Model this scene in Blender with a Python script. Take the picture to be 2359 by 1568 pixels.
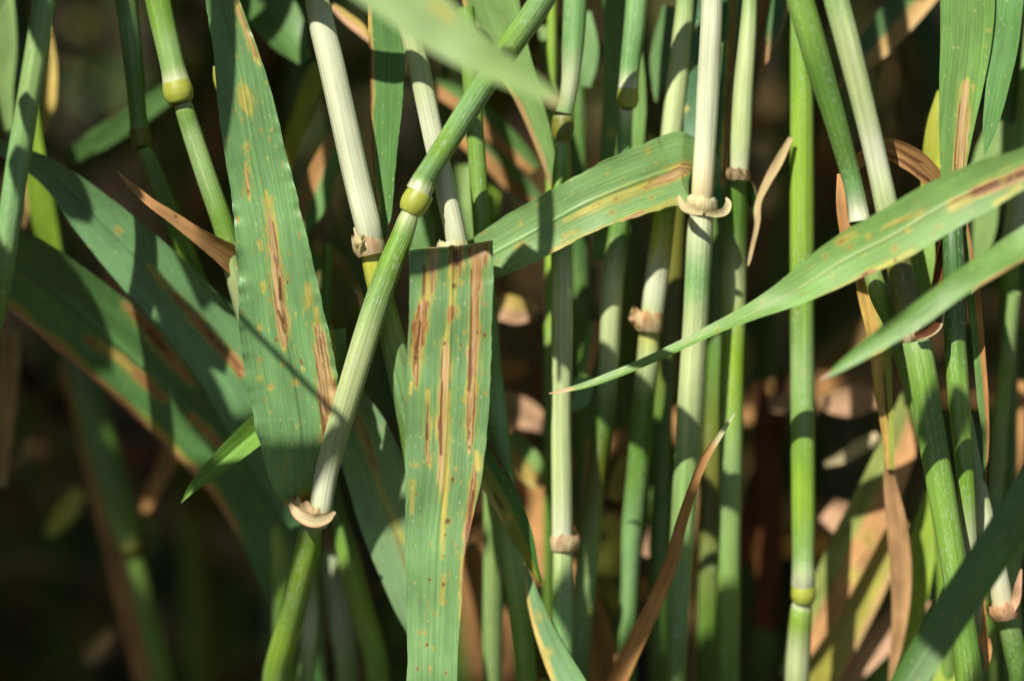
import bpy, math, numpy as np
from mathutils import Vector

# ------------------------------------------------------------------ camera, sky, sun, exposure
SC = bpy.context.scene
for o in list(bpy.data.objects): bpy.data.objects.remove(o)
W, H = 2358.0, 1568.0            # tracing grid laid over the plane of focus
D = 0.47                         # metres from the lens to the plane of focus
MPP = 0.17 / W                   # metres per grid unit in that plane
PITCH = math.radians(20)
FW = np.array([0, math.cos(PITCH), -math.sin(PITCH)])
UP = np.array([0, math.sin(PITCH), math.cos(PITCH)])
RT = np.array([1.0, 0, 0])
FOC = np.array([0, 0, 0.28])
CAM = FOC - FW * D
SUN = RT * -0.36 + UP * 0.60 - FW * 0.75
SUN = SUN / np.linalg.norm(SUN)

cam = bpy.data.cameras.new('camera'); camo = bpy.data.objects.new('camera', cam)
SC.collection.objects.link(camo); SC.camera = camo
camo.location = CAM; camo.rotation_euler = (math.radians(90) - PITCH, 0, 0)
cam.sensor_width = 36; cam.lens = 36 * D / 0.17; cam.clip_start = 0.01; cam.clip_end = 200
cam.dof.use_dof = True; cam.dof.focus_distance = D; cam.dof.aperture_fstop = 5.6
cam.dof.aperture_blades = 9

wd = bpy.data.worlds.new('World'); SC.world = wd; wd.use_nodes = True
nt = wd.node_tree; sky = nt.nodes.new('ShaderNodeTexSky'); sky.sky_type = 'NISHITA'; sky.sun_disc = False
elev = math.asin(SUN[2]); sky.sun_elevation = elev
sky.sun_rotation = math.atan2(SUN[0], SUN[1])
nt.links.new(sky.outputs[0], nt.nodes['Background'].inputs[0]); nt.nodes['Background'].inputs[1].default_value = 0.05
sl = bpy.data.lights.new('sun', 'SUN'); sl.energy = 5.0; sl.angle = math.radians(0.5); sl.color = (1, .95, .86)
slo = bpy.data.objects.new('sun', sl); SC.collection.objects.link(slo)
slo.rotation_euler = Vector(SUN).to_track_quat('Z', 'Y').to_euler(); slo.location = (-.5, -.5, 1.5)
SC.view_settings.view_transform = 'Standard'; SC.view_settings.look = 'None'
SC.view_settings.exposure = 0.74; SC.view_settings.gamma = 1
SC.cycles.use_denoising = True
SC.cycles.max_bounces = 8; SC.cycles.transparent_max_bounces = 8

# ------------------------------------------------------------------ helpers
C0 = SC.collection
RNG = np.random.default_rng(11)
def P(x, y, d=0.0):
    """grid position (x, y) at d millimetres behind the plane of focus"""
    k = 1 + d / 1000 / D
    return CAM + FW * (D + d / 1000) + RT * ((x - W / 2) * MPP * k) + UP * ((H / 2 - y) * MPP * k)
def proj(p):
    q = p - CAM; z = q @ FW
    return (q @ RT) / z * D / MPP + W / 2, H / 2 - (q @ UP) / z * D / MPP, (z - D) * 1000
def kd(d): return 1 + d / 1000 / D
def lin(c):
    c = np.asarray(c, float) / 255
    return np.where(c < .04045, c / 12.92, ((c + .055) / 1.055) ** 2.4)
ALB = 0.62
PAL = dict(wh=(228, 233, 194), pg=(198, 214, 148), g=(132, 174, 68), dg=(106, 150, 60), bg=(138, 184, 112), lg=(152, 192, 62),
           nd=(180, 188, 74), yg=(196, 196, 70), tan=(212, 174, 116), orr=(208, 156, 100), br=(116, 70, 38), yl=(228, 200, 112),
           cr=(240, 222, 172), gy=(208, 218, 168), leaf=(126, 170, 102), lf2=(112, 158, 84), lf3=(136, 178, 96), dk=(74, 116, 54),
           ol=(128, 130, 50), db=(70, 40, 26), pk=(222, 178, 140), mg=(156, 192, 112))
def col(k):
    if isinstance(k, str): k = PAL[k]
    return lin(k) * ALB

def cr_spline(a, n):
    """Catmull-Rom through rows of a, n samples spread evenly by chord length (first 3 columns)"""
    a = np.asarray(a, float)
    if len(a) == 2: 
        t = np.linspace(0, 1, n)[:, None]; return a[0] * (1 - t) + a[1] * t
    L = np.r_[0, np.cumsum(np.linalg.norm(np.diff(a[:, :3], axis=0), axis=1))]
    ext = np.vstack([2 * a[0] - a[1], a, 2 * a[-1] - a[-2]])
    Le = np.r_[-(L[1]), L, 2 * L[-1] - L[-2]]
    s = np.linspace(0, L[-1], n); i = np.clip(np.searchsorted(L, s, 'right') - 1, 0, len(a) - 2)
    h = (L[i + 1] - L[i]); t = ((s - L[i]) / h)[:, None]
    p0, p1, p2, p3 = ext[i], ext[i + 1], ext[i + 2], ext[i + 3]
    m1 = (p2 - p0) / (Le[i + 2] - Le[i])[:, None] * h[:, None]
    m2 = (p3 - p1) / (Le[i + 3] - Le[i + 1])[:, None] * h[:, None]
    t2, t3 = t * t, t * t * t
    return (2*t3-3*t2+1)*p1 + (t3-2*t2+t)*m1 + (-2*t3+3*t2)*p2 + (t3-t2)*m2
def unit(v): return v / np.maximum(np.linalg.norm(v, axis=-1, keepdims=True), 1e-12)
def vnoise(x, y, seed=0):
    xi = np.floor(x).astype(np.int64); yi = np.floor(y).astype(np.int64); fx = x - xi; fy = y - yi
    fx = fx*fx*(3-2*fx); fy = fy*fy*(3-2*fy)
    def h(a, b):
        v = (a * 374761393 + b * 668265263 + seed * 1442695041) & 0x7fffffff
        v = ((v ^ (v >> 13)) * 1274126177) & 0x7fffffff
        return ((v ^ (v >> 16)) & 0xffff) / 65535.0
    return (h(xi, yi)*(1-fx)+h(xi+1, yi)*fx)*(1-fy) + (h(xi, yi+1)*(1-fx)+h(xi+1, yi+1)*fx)*fy
def sst(a, b, x):
    t = np.clip((x - a) / (b - a), 0, 1); return t*t*(3-2*t)

class Sheet:
    """gathers grids of vertices with colour and surface coordinates into one mesh"""
    def __init__(s): s.v = []; s.c = []; s.u = []; s.f = []; s.n = 0
    def grid(s, pts, c, uv):
        n, m = pts.shape[:2]
        s.v.append(pts.reshape(-1, 3)); s.c.append(np.broadcast_to(c, (n, m, 3)).reshape(-1, 3)); s.u.append(uv.reshape(-1, 3))
        i = np.arange(n-1)[:, None] * m + np.arange(m-1)[None] + s.n
        s.f.append(np.stack([i, i+1, i+m+1, i+m], -1).reshape(-1, 4)); s.n += n*m
    def build(s, name, mat, parent=None, origin=None):
        v = np.vstack(s.v); f = np.vstack(s.f)
        org = np.array(parent['_o']) if parent is not None else (v.mean(0) if origin is None else np.asarray(origin))
        me = bpy.data.meshes.new(name); me.vertices.add(len(v)); me.vertices.foreach_set('co', (v - org).astype(np.float32).ravel())
        me.loops.add(f.size); me.loops.foreach_set('vertex_index', f.astype(np.int32).ravel())
        me.polygons.add(len(f)); me.polygons.foreach_set('loop_start', np.arange(0, f.size, 4, dtype=np.int32))
        me.polygons.foreach_set('use_smooth', np.ones(len(f), bool))
        ca = me.attributes.new('tint', 'FLOAT_COLOR', 'POINT'); c4 = np.ones((len(v), 4), np.float32); c4[:, :3] = np.vstack(s.c)
        ca.data.foreach_set('color', c4.ravel())
        ua = me.attributes.new('surf', 'FLOAT_VECTOR', 'POINT'); ua.data.foreach_set('vector', np.vstack(s.u).astype(np.float32).ravel())
        me.update(calc_edges=True); me.materials.append(mat)
        o = bpy.data.objects.new(name, me); C0.objects.link(o)
        if parent is not None: o.parent = parent
        else: o.location = org
        return o
def tag(o, label, cat=None, group=None, kind=None):
    if label: o['label'] = label
    if cat: o['category'] = cat
    if group: o['group'] = group
    if kind: o['kind'] = kind
    return o
def empty(name, loc):
    o = bpy.data.objects.new(name, None); C0.objects.link(o); o.location = loc; o.empty_display_size = .01; o['_o'] = [float(q) for q in loc]
    return o

# ------------------------------------------------------------------ materials
def nodes(name):
    m = bpy.data.materials.new(name); m.use_nodes = True; t = m.node_tree; t.nodes.clear()
    return m, t, (lambda k, **kw: mk(t, k, kw))
def mk(t, k, kw):
    n = t.nodes.new(k)
    for a, b in kw.items(): setattr(n, a, b)
    return n
def mat_plant(name, vein, vein_amt, rough, trans, fleck, bump, wax=0.0, mott=.2, spec=.4):
    m, t, N = nodes(name); L = t.links.new
    at = N('ShaderNodeAttribute', attribute_name='tint'); su = N('ShaderNodeAttribute', attribute_name='surf')
    def mapped(sx, sy):
        mp = N('ShaderNodeVectorMath', operation='MULTIPLY'); L(su.outputs['Vector'], mp.inputs[0]); mp.inputs[1].default_value = (sx, sy, 1); return mp.outputs[0]
    def noise(vec, det=2, rgh=.6):
        n = N('ShaderNodeTexNoise'); n.inputs['Scale'].default_value = 1; n.inputs['Detail'].default_value = det; n.inputs['Roughness'].default_value = rgh
        L(vec, n.inputs['Vector']); return n.outputs['Fac']
    def ramp(x, a, b, c, d):
        r = N('ShaderNodeMapRange'); L(x, r.inputs[0])
        for i, q in enumerate((a, b, c, d)): r.inputs[i+1].default_value = q
        return r.outputs[0]
    def scale(colr, f):
        v = N('ShaderNodeVectorMath', operation='SCALE'); L(colr, v.inputs[0]); L(f, v.inputs['Scale']); return v.outputs[0]
    st = noise(mapped(vein, vein * .012), 3, .7)          # fine veins running along the organ
    mo = noise(mapped(.35, .12), 3, .6)                    # broad mottling
    c = scale(at.outputs['Color'], ramp(st, .3, .7, 1 - vein_amt, 1 + vein_amt))
    c = scale(c, ramp(mo, .3, .7, 1 - mott, 1 + mott))
    if fleck:
        vo = N('ShaderNodeTexVoronoi'); vo.inputs['Scale'].default_value = 1; L(mapped(1.25, .8), vo.inputs['Vector'])
        sz = N('ShaderNodeSeparateColor'); L(vo.outputs['Color'], sz.inputs[0])
        rad = ramp(sz.outputs[0], .4, 1, 0, .27)
        df = N('ShaderNodeMath', operation='SUBTRACT'); L(rad, df.inputs[0]); L(vo.outputs['Distance'], df.inputs[1])
        fm = ramp(df.outputs[0], -.02, .06, 0, fleck)
        mx = N('ShaderNodeMix', data_type='RGBA'); L(fm, mx.inputs['Factor']); L(c, mx.inputs[6])
        fc = N('ShaderNodeMix', data_type='RGBA'); L(sz.outputs[1], fc.inputs['Factor'])
        fc.inputs[6].default_value = (*col((210, 222, 150)), 1); fc.inputs[7].default_value = (*col((190, 176, 76)), 1)
        L(fc.outputs[2], mx.inputs[7]); c = mx.outputs[2]
    if wax:
        wn = noise(mapped(5, .9), 2, .7); wb = noise(mapped(.8, .05), 1, .5)
        wa = N('ShaderNodeMath', operation='MULTIPLY'); L(ramp(wn, .52, .68, 0, wax), wa.inputs[0]); L(ramp(wb, .42, .6, 0, 1), wa.inputs[1])
        mx = N('ShaderNodeMix', data_type='RGBA'); L(wa.outputs[0], mx.inputs['Factor']); L(c, mx.inputs[6]); mx.inputs[7].default_value = (*col((222, 230, 204)), 1); c = mx.outputs[2]
    pb = N('ShaderNodeBsdfPrincipled'); L(c, pb.inputs['Base Color']); pb.inputs['Roughness'].default_value = rough
    pb.inputs['Specular IOR Level'].default_value = spec
    bp = N('ShaderNodeBump'); bp.inputs['Strength'].default_value = bump; bp.inputs['Distance'].default_value = .0003
    L(st, bp.inputs['Height']); L(bp.outputs[0], pb.inputs['Normal'])
    L(ramp(st, .3, .7, rough - .08, rough + .12), pb.inputs['Roughness'])
    out = N('ShaderNodeOutputMaterial'); sh = pb.outputs[0]
    if trans:
        tr = N('ShaderNodeBsdfTranslucent'); tc = N('ShaderNodeMix', data_type='RGBA', blend_type='MULTIPLY'); tc.inputs['Factor'].default_value = 1
        L(c, tc.inputs[6]); tc.inputs[7].default_value = (1.25, 1.35, .45, 1); L(tc.outputs[2], tr.inputs['Color'])
        ms = N('ShaderNodeMixShader'); ms.inputs[0].default_value = trans; L(sh, ms.inputs[1]); L(tr.outputs[0], ms.inputs[2]); sh = ms.outputs[0]
    L(sh, out.inputs['Surface']); return m
M_LEAF = mat_plant('leaf_green', 3.6, .2, .40, .2, .6, .4, mott=.15)
M_LEAFB = mat_plant('leaf_soft', 3.0, .12, .45, .22, 0, .2)
M_STEM = mat_plant('stem_sheath', 1.7, .24, .36, .06, 0, .6, wax=.5, mott=.1, spec=.5)
M_NODE = mat_plant('node_skin', .7, .05, .42, .08, 0, .1, mott=.1)
M_DRY = mat_plant('dry_leaf', 2.2, .26, .62, .22, 0, .6, mott=.3, spec=.2)
M_PAPER = mat_plant('papery_collar', 2.0, .2, .6, .3, 0, .5, mott=.22, spec=.2)
def mat_soil():
    m, t, N = nodes('soil'); L = t.links.new
    g = N('ShaderNodeTexCoord'); n = N('ShaderNodeTexNoise'); n.inputs['Scale'].default_value = 60; n.inputs['Detail'].default_value = 8
    L(g.outputs['Object'], n.inputs['Vector']); r = N('ShaderNodeValToRGB'); L(n.outputs['Fac'], r.inputs[0])
    r.color_ramp.elements[0].color = (.012, .008, .005, 1); r.color_ramp.elements[1].color = (.07, .045, .026, 1)
    r.color_ramp.elements[0].position = .3; r.color_ramp.elements[1].position = .75
    p = N('ShaderNodeBsdfPrincipled'); p.inputs['Roughness'].default_value = .95; L(r.outputs[0], p.inputs['Base Color'])
    b = N('ShaderNodeBump'); b.inputs['Distance'].default_value = .01; L(n.outputs['Fac'], b.inputs['Height']); L(b.outputs[0], p.inputs['Normal'])
    o = N('ShaderNodeOutputMaterial'); L(p.outputs[0], o.inputs[0]); return m
M_SOIL = mat_soil()

# ------------------------------------------------------------------ builders
def tube(sh, pts, colr, ns=22, n=None, ridge=.02, oval=1.0, seed=0):
    """pts rows: X Y Z radius; colr rows rgb (same length)"""
    a = np.hstack([np.asarray(pts, float), np.asarray(colr, float)])
    L = np.linalg.norm(np.diff(a[:, :3], axis=0), axis=1).sum()
    n = n or int(np.clip(L / .0012, 8, 260)); s = cr_spline(a, n); c = s[:, :3]; r = np.maximum(s[:, 3], 1e-5)
    T = unit(np.gradient(c, axis=0)); A = unit(np.cross(T, FW)); B = np.cross(A, T)      # B points to the back
    th = np.linspace(0, 2*np.pi, ns+1) + np.pi/2
    v = np.r_[0, np.cumsum(np.linalg.norm(np.diff(c, axis=0), axis=1))] * 1000
    rr = r[:, None] * (1 + ridge * (vnoise(th[None] * 3 + 0*v[:, None], 0*th[None] + v[:, None] * .01, seed) - .5) * 2 * (np.cos(th)[None]**2*0+1))
    rr[:, -1] = rr[:, 0]
    p = c[:, None] + (A[:, None] * np.cos(th)[None, :, None] + B[:, None] * np.sin(th)[None, :, None] * oval) * rr[..., None]
    uv = np.stack([np.broadcast_to((th * r.mean() * 1000)[None] + seed * 7.3, rr.shape), np.broadcast_to(v[:, None] + seed * 13.1, rr.shape), np.full(rr.shape, seed * 1.7)], -1)
    sh.grid(p, np.clip(s[:, None, 4:7], .002, .9), uv); return T
def st3(pts):
    """(x, y, d, w, colour) stations -> tube rows"""
    return [[*P(x, y, d), w / 2 * MPP * kd(d)] for x, y, d, w, k in pts], [col(k) for *_, k in pts]
class Tiller:
    cnt = 0
    def __init__(s, label, base_px, group=None):
        Tiller.cnt += 1; s.seed = Tiller.cnt
        b = P(*base_px); zz = (b - CAM) @ FW + b[2] * math.sin(PITCH)
        b = np.array([(base_px[0] - W / 2) * MPP / D * zz, b[1] + .004, 0.0]); s.base = b
        s.o = tag(empty('cereal_stalk', b), label, 'plant stalk', group)
    def seg(s, pts, name='leaf_sheath', up=0, ground=False, mat=None, ridge=.025, label=None):
        r, c = st3(pts)
        if up:
            d = unit(np.array(r[0][:3]) - np.array(r[1][:3])); e = np.array(r[0][:3])
            for q in (.5, 1): r.insert(0, [*(e + (d * .8 + np.array([0, 0, .2])) * up * q / 1000), r[0][3] * .95]); c.insert(0, c[0])
        if ground:
            e = np.array(r[-1][:3]); t = s.base
            if e[2] > 0:
                for q in (.35, .7, 1.02): r.append([*(e * (1-q) + t * q), r[-1][3]]); c.append(c[-1] * .95)
        sh = Sheet(); tube(sh, r, c, seed=s.seed, ridge=ridge); o = sh.build(name, mat or M_STEM, s.o)
        if label: o['label'] = label
        return o
    def node(s, x, y, d, w, ax, h=.9, k='nd', low=.72):
        """swollen joint; ax = direction of the stalk (image dx, dy) pointing downwards"""
        ax = np.array(ax, float); ax /= np.hypot(*ax); hp = w * h
        pr = [(-.5, .95), (-.36, .99), (-.15, 1.04), (.1, 1.03), (.3, .93), (.42, .82), (.5, low)]
        pts = [(x + ax[0]*q*hp, y + ax[1]*q*hp, d, w*f, k) for q, f in pr]; r, c = st3(pts)
        c[0] = c[0] * .5 + col('pg') * .5; c[-1] = c[-1] * .6 + col('dg') * .4
        sh = Sheet(); tube(sh, r, c, ns=28, n=26, ridge=.01, seed=s.seed); return sh.build('node', M_NODE, s.o)
    def collar(s, x, y, d, w, h, ax, flare=.6, side=-1, k='cr', k2='orr', rag=.35, seed=1):
        """papery ragged cuff where a blade leaves its sheath"""
        n, m = 12, 64; th = np.linspace(0, 2*np.pi, m+1); t = np.linspace(0, 1, n)
        ax = unit(RT * ax[0] - UP * ax[1]); A = unit(np.cross(ax, FW)) * -1; A = A if A @ RT > 0 else -A; B = np.cross(A, ax)
        B = B if B @ FW > 0 else -B
        r0 = w / 2 * MPP * kd(d); hh = h * MPP * kd(d); c = P(x, y, d)
        th2, tt = np.meshgrid(th, t)
        nz = vnoise(np.cos(th2)*3+5, np.sin(th2)*3+tt*1.5+5, seed) - .5; nz2 = vnoise(np.cos(th2)*9+5, np.sin(th2)*9+5, seed+3) - .5
        sd = .5 + .5 * np.cos(th2) * side
        rr = r0 * (1.04 + flare * sd * np.sin(tt * 2.0) * .95 + .12 * np.sin(tt * np.pi) + rag * nz * tt * .5)
        z = hh * (-.5 + tt * (1 + rag * nz2 * 1.3 + sd * .35 * flare)) - .25 * hh * np.sin(th2) * 0
        p = c + A * (np.cos(th2) * rr)[..., None] + B * (np.sin(th2) * rr)[..., None] - ax * z[..., None]
        f = np.clip(.35 + nz * 1.6 + (tt - .5) * .5, 0, 1)[..., None]
        cc = col(k) * (1 - f) + col(k2) * f; cc = cc * (1 - .55 * sst(.78, .95, vnoise(th2 * 4, tt * 3, seed+7)))[..., None]
        uv = np.stack([th2 * r0 * 1000, tt * h * .07, tt * 0 + seed], -1)
        sh = Sheet(); sh.grid(p, cc, uv); s.cuff = sh.build('collar', M_PAPER, s.o); s.cuff['_o'] = s.o['_o']; return s.cuff

def lesions(X, Y, c, um, vm, les, seed):
    """fungal streaks and spots: c is (n, m, 3); X, Y trace-grid positions of the vertices"""
    sA = vnoise(um * 3.2 + 50, vm * .30 + 50, seed) * .6 + vnoise(um * 6.5 + 11, vm * .8 + 5, seed + 9) * .4
    sB = vnoise(um * 5.5 + 90, vm * .10 + 9, seed + 1) * .65 + vnoise(um * 9 + 9, vm * .3 + 9, seed + 7) * .35; sC = vnoise(um * 1.4 + 20, vm * .5 + 20, seed + 2); sD = vnoise(um * .9 + 3, vm * .13 + 7, seed + 5)
    for kind, pl in les:
        pl = np.array(pl, float)
        if len(pl) == 1: pl = np.vstack([pl, pl + [[.2, .5, 0]]])
        q = np.full(X.shape, 1e9); dd = np.full(X.shape, 1e9)
        for a, b in zip(pl[:-1], pl[1:]):
            ab = b[:2] - a[:2]; t = np.clip(((X - a[0]) * ab[0] + (Y - a[1]) * ab[1]) / max(ab @ ab, 1e-6), 0, 1)
            ds = np.hypot(X - a[0] - t * ab[0], Y - a[1] - t * ab[1]); hw = a[2] + (b[2] - a[2]) * t
            q = np.minimum(q, ds / np.maximum(hw, .5)); dd = np.minimum(dd, ds - hw)
        qn = q * (1 + 1.1 * (sA - .5)) + .25 * (sC - .5)
        def mix(mask, k):
            nonlocal c
            c = c * (1 - mask[..., None]) + col(k) * mask[..., None]
        if kind == 'Y':
            mix(sst(1.9, .7, qn) * .35, (172, 184, 92)); mix(sst(1.2, .35, qn) * (.4 + .6 * sst(.35, .6, sA)), (214, 198, 96))
        elif kind == 'O':
            mix(sst(2.6, .8, qn) * .6, (196, 190, 92)); mix(sst(1.1, .3, qn) * .75, (178, 130, 66))
        elif kind == 'S':
            mix(sst(2.4, .9, qn) * .5, (172, 164, 84)); mix(sst(1.0, .45, qn) * .85, (112, 66, 42))
        elif kind == 'B':
            mix(sst(1.2, .5, qn) * .88, (122, 76, 44))
        elif kind in 'TD':
            hn = 14 * (sA - .5) + 8 * (sC - .5)
            mix(sst(16, 2, dd + hn) * .45, (172, 184, 92)); mix(sst(7, -1, dd + hn) * .8, (216, 196, 100)); core = sst(1.3, .9, qn)
            tanc = (212, 176, 118) if kind == 'T' else (192, 142, 84)
            mix(core, tanc); rim = core * sst(.55, .9, q) * sst(.46, .6, sB); mix(rim * .7, (140, 92, 50))
            lo, hi = (.60, .72) if kind == 'T' else (.54, .66)
            mix(core * sst(lo, hi, sB) * sst(.25, .6, sD) * .75, (144, 96, 54)); mix(core * sst(.60, .72, sA) * sst(.5, .68, sD) * .75, (112, 70, 44))
            mix(core * sst(.42, .26, sB) * .55, (234, 208, 160))
    return c

def leaf_arrays(st, base='leaf', cup=.10, wav=0, wfreq=.12, m=9, n=None, step=.0012, edge=None, tip=None, les=None, seed=0, rough=.0, fold=0.0, across=None, face=None, scatter=0, midrib=None, split=None, world=False):
    """st rows: x, y, d, w(apparent), tilt"""
    rows = []
    for x, y, d, w, tl in st:
        p = np.array([x, y, d]) if world else P(x, y, d)
        rows.append([*p, (w / 2 if world else w / 2 * MPP * kd(d)) / max(math.cos(math.radians(tl)), .12), math.radians(tl)])
    rows = np.array(rows); L = np.linalg.norm(np.diff(rows[:, :3], axis=0), axis=1).sum()
    n = n or int(np.clip(L / step, 10, 900)); s = cr_spline(rows, n); c = s[:, :3]; hw = np.maximum(s[:, 3], 8e-5); tl = s[:, 4]
    T = unit(np.gradient(c, axis=0)); V = unit(c - CAM) if face is None else np.broadcast_to(face, c.shape); A0 = unit(np.cross(T, V)); N0 = np.cross(T, A0)
    if across is not None:      # a crosswise direction of its own (blades that fold towards the lens)
        A0 = unit(RT * across[0] + UP * across[1]); A0 = unit(A0 - T * (T @ A0)[:, None]); N0 = np.cross(T, A0)
    else: N0 = np.where(((N0 * V).sum(1) > 0)[:, None], -N0, N0)
    A = A0 * np.cos(tl)[:, None] + N0 * np.sin(tl)[:, None]; Nn = N0 * np.cos(tl)[:, None] - A0 * np.sin(tl)[:, None]
    u = np.linspace(-1, 1, m); v = np.r_[0, np.cumsum(np.linalg.norm(np.diff(c, axis=0), axis=1))] * 1000
    uu = np.broadcast_to(u[None], (n, m)); vv = np.broadcast_to(v[:, None], (n, m)); hh = hw[:, None]
    wn = 1 + rough * (vnoise(vv[:, :1] * .9 + 7, np.sign(uu) * 9 + 30, seed) - .5) * np.abs(uu) ** 2
    off = hh * (cup * uu * uu - fold * (1 - np.abs(uu)) + .035 * np.exp(-(uu / .05) ** 2) * (m > 30))
    if wav:
        gate = sst(.35, .65, vnoise(vv * .035 + 17, np.sign(uu) * 3 + 8, seed + 12))
        rip = vnoise(vv * wfreq * 1.6, np.sign(uu) * 4 + 9, seed + 5) - .5 + .6 * (vnoise(vv * wfreq * 3.7, np.sign(uu) * 4 + 9, seed + 6) - .5)
        off = off + wav * MPP * 2.2 * np.abs(uu) ** 5 * rip * (.25 + gate)
        wn = wn + wav * MPP / hh * .55 * np.abs(uu) ** 3 * rip * (.1 + gate)
    off = off + hh * .06 * (vnoise(vv * .05 + 3, uu * .8 + 5, seed + 8) - .5)
    p = c[:, None] + A[:, None] * (uu * hh * wn)[..., None] + Nn[:, None] * off[..., None]
    um = uu * hh * 1000; cc = np.broadcast_to(col(base), (n, m, 3)).copy()
    if split is not None:      # the two halves of the blade differ in colour
        f = sst(-.15, .25, uu * split[1] + .25 * (vnoise(um * 1.5 + 9, vv * .05, seed) - .5))[..., None]; cc = cc * (1 - f) + col(split[0]) * f
    f = vnoise(um * .25 + 31, vv * .04 + 11, seed + 4)[..., None]; cc = cc * (.86 + .28 * f)
    if midrib is not None:
        f = np.exp(-(uu / .045) ** 2)[..., None] * .8; cc = cc * (1 - f) + col(midrib) * f
    if edge is not None:        # (colour, width fraction, start v, end v) along both edges or one side
        for k, wd, v0, v1, sd in edge:
            e = (1 - uu * sd) if sd else (1 - np.abs(uu)); vr = vv / v[-1]
            nz = vnoise(um * 2.5 + 3, vv * .2 + 3, seed + 6)
            f = (sst(wd * 1.3, wd * .5, e + wd * .9 * (nz - .5)) * sst(v0 - .04, v0 + .04, vr) * sst(v1 + .04, v1 - .04, vr))[..., None]; cc = cc * (1 - f) + col(k) * f
    if tip is not None:         # colour towards the end of the blade
        k, t0, t1 = tip; f = sst(t0, t1, vv / v[-1] + .12 * (vnoise(um * 2 + 5, vv * .15, seed + 9) - .5))[..., None]; cc = cc * (1 - f) + col(k) * f
    if les is not None:
        rg = np.random.default_rng(seed * 7 + 1); X, Y, _ = proj(p); les = list(les)
        for _k in range(scatter):
            ii, jj = rg.integers(4, n - 4), rg.integers(2, m - 2); les.append((rg.choice(['O', 'Y', 'Y', 'O']), [(X[ii, jj], Y[ii, jj], rg.uniform(.6, 1.5) * rg.choice([1, 1, 2])), (X[ii+2, jj], Y[ii+2, jj] + rg.uniform(1, 9), .8)]))
        X, Y, _ = proj(p); cc = lesions(X, Y, cc, um, vv, les, seed * 17 + 3)
    uv = np.stack([um + seed * 9.7, vv + seed * 31.3, np.full((n, m), seed * 2.3)], -1)
    return p, np.clip(cc, .002, .9), uv
LEAFN = [0]
def leaf(label, st, parent=None, mat=None, name='cereal_leaf', cat='leaf', group=None, seed=None, part='leaf_blade', **kw):
    LEAFN[0] += 1; seed = LEAFN[0] if seed is None else seed
    p, c, uv = leaf_arrays(st, seed=seed, **kw); sh = Sheet(); sh.grid(p, c, uv)
    if parent is not None:
        o = sh.build(part, mat or M_LEAF, parent)
        if label: o['label'] = label
        return o
    return tag(sh.build(name, mat or M_LEAF, None, origin=p[0, p.shape[1] // 2]), label, cat, group)
def dry(label, st, **kw):
    kw.setdefault('mat', M_DRY); kw.setdefault('base', 'tan'); kw.setdefault('cat', 'dry leaf')
    return leaf(label, st, name='dry_leaf', **kw)

# ------------------------------------------------------------------ setting
def soil():
    n = 90; x = np.sinh(np.linspace(-5, 5, n)) / math.sinh(5) * 60; X, Y = np.meshgrid(x, x, indexing='ij')
    Z = (vnoise(X * 25 + 400, Y * 25 + 400, 3) - .5) * .03 - .012
    sh = Sheet(); sh.grid(np.stack([X, Y + .3, Z], -1), np.array([.03, .02, .012]), np.stack([X, Y, Z], -1) * 1000)
    tag(sh.build('ground', M_SOIL, origin=(0, 0, 0)), None, kind='structure')
soil()

# ------------------------------------------------------------------ stalks in and near the plane of focus
# centre stalk crossing the picture, with the broad streaked blade at its left
t = Tiller('leaning green stalk with lime node, crossing in front of the pale stalks', (600, 1568, 40))
t.seg([(1262, -20, -10, 58, 'bg'), (1160, 130, -7, 56, 'g'), (1080, 250, -4, 54, 'bg'), (1020, 345, -2, 52, 'g'), (993, 388, -1, 52, 'bg'), (979, 412, 0, 56, 'mg'), (969, 433, 0, 61, 'gy'), (964, 443, 0, 61, 'wh')], up=35)
t.node(956, 466, 0, 64, (-.52, .85), .92)
t.seg([(945, 492, 0, 42, 'pg'), (941, 502, 0, 46, 'pg'), (928, 540, 0, 51, 'g'), (900, 610, 0, 57, 'g'), (868, 700, 1, 60, 'mg'), (833, 810, 2, 60, 'pg'), (800, 920, 3, 58, 'pg'), (768, 1030, 5, 56, 'pg'), (750, 1100, 6, 54, 'wh'), (738, 1180, 7, 52, 'wh'), (734, 1200, 8, 50, 'wh')], ridge=.06)
t.collar(722, 1188, 8, 64, 44, (-.22, .97), .8, -1, 'cr', 'pk', seed=3)
leaf('cream lip of the collar', [(666, 1160, 3, 8, 0), (688, 1184, 2, 26, 0), (720, 1199, 2, 30, 0), (752, 1192, 3, 24, 0), (772, 1178, 4, 5, 0)], parent=t.cuff, part='collar_flap', mat=M_PAPER, base='cr', step=.0003, m=16, cup=.35, wav=3, wfreq=.5, edge=[('pk', .3, 0, 1, 0)], seed=72)
t.seg([(722, 1192, 9, 48, 'pg'), (714, 1225, 10, 52, 'g'), (700, 1290, 12, 56, 'lg'), (678, 1390, 17, 60, 'g'), (655, 1480, 22, 62, 'lg'), (636, 1568, 27, 62, 'g')], ground=True)
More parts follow.
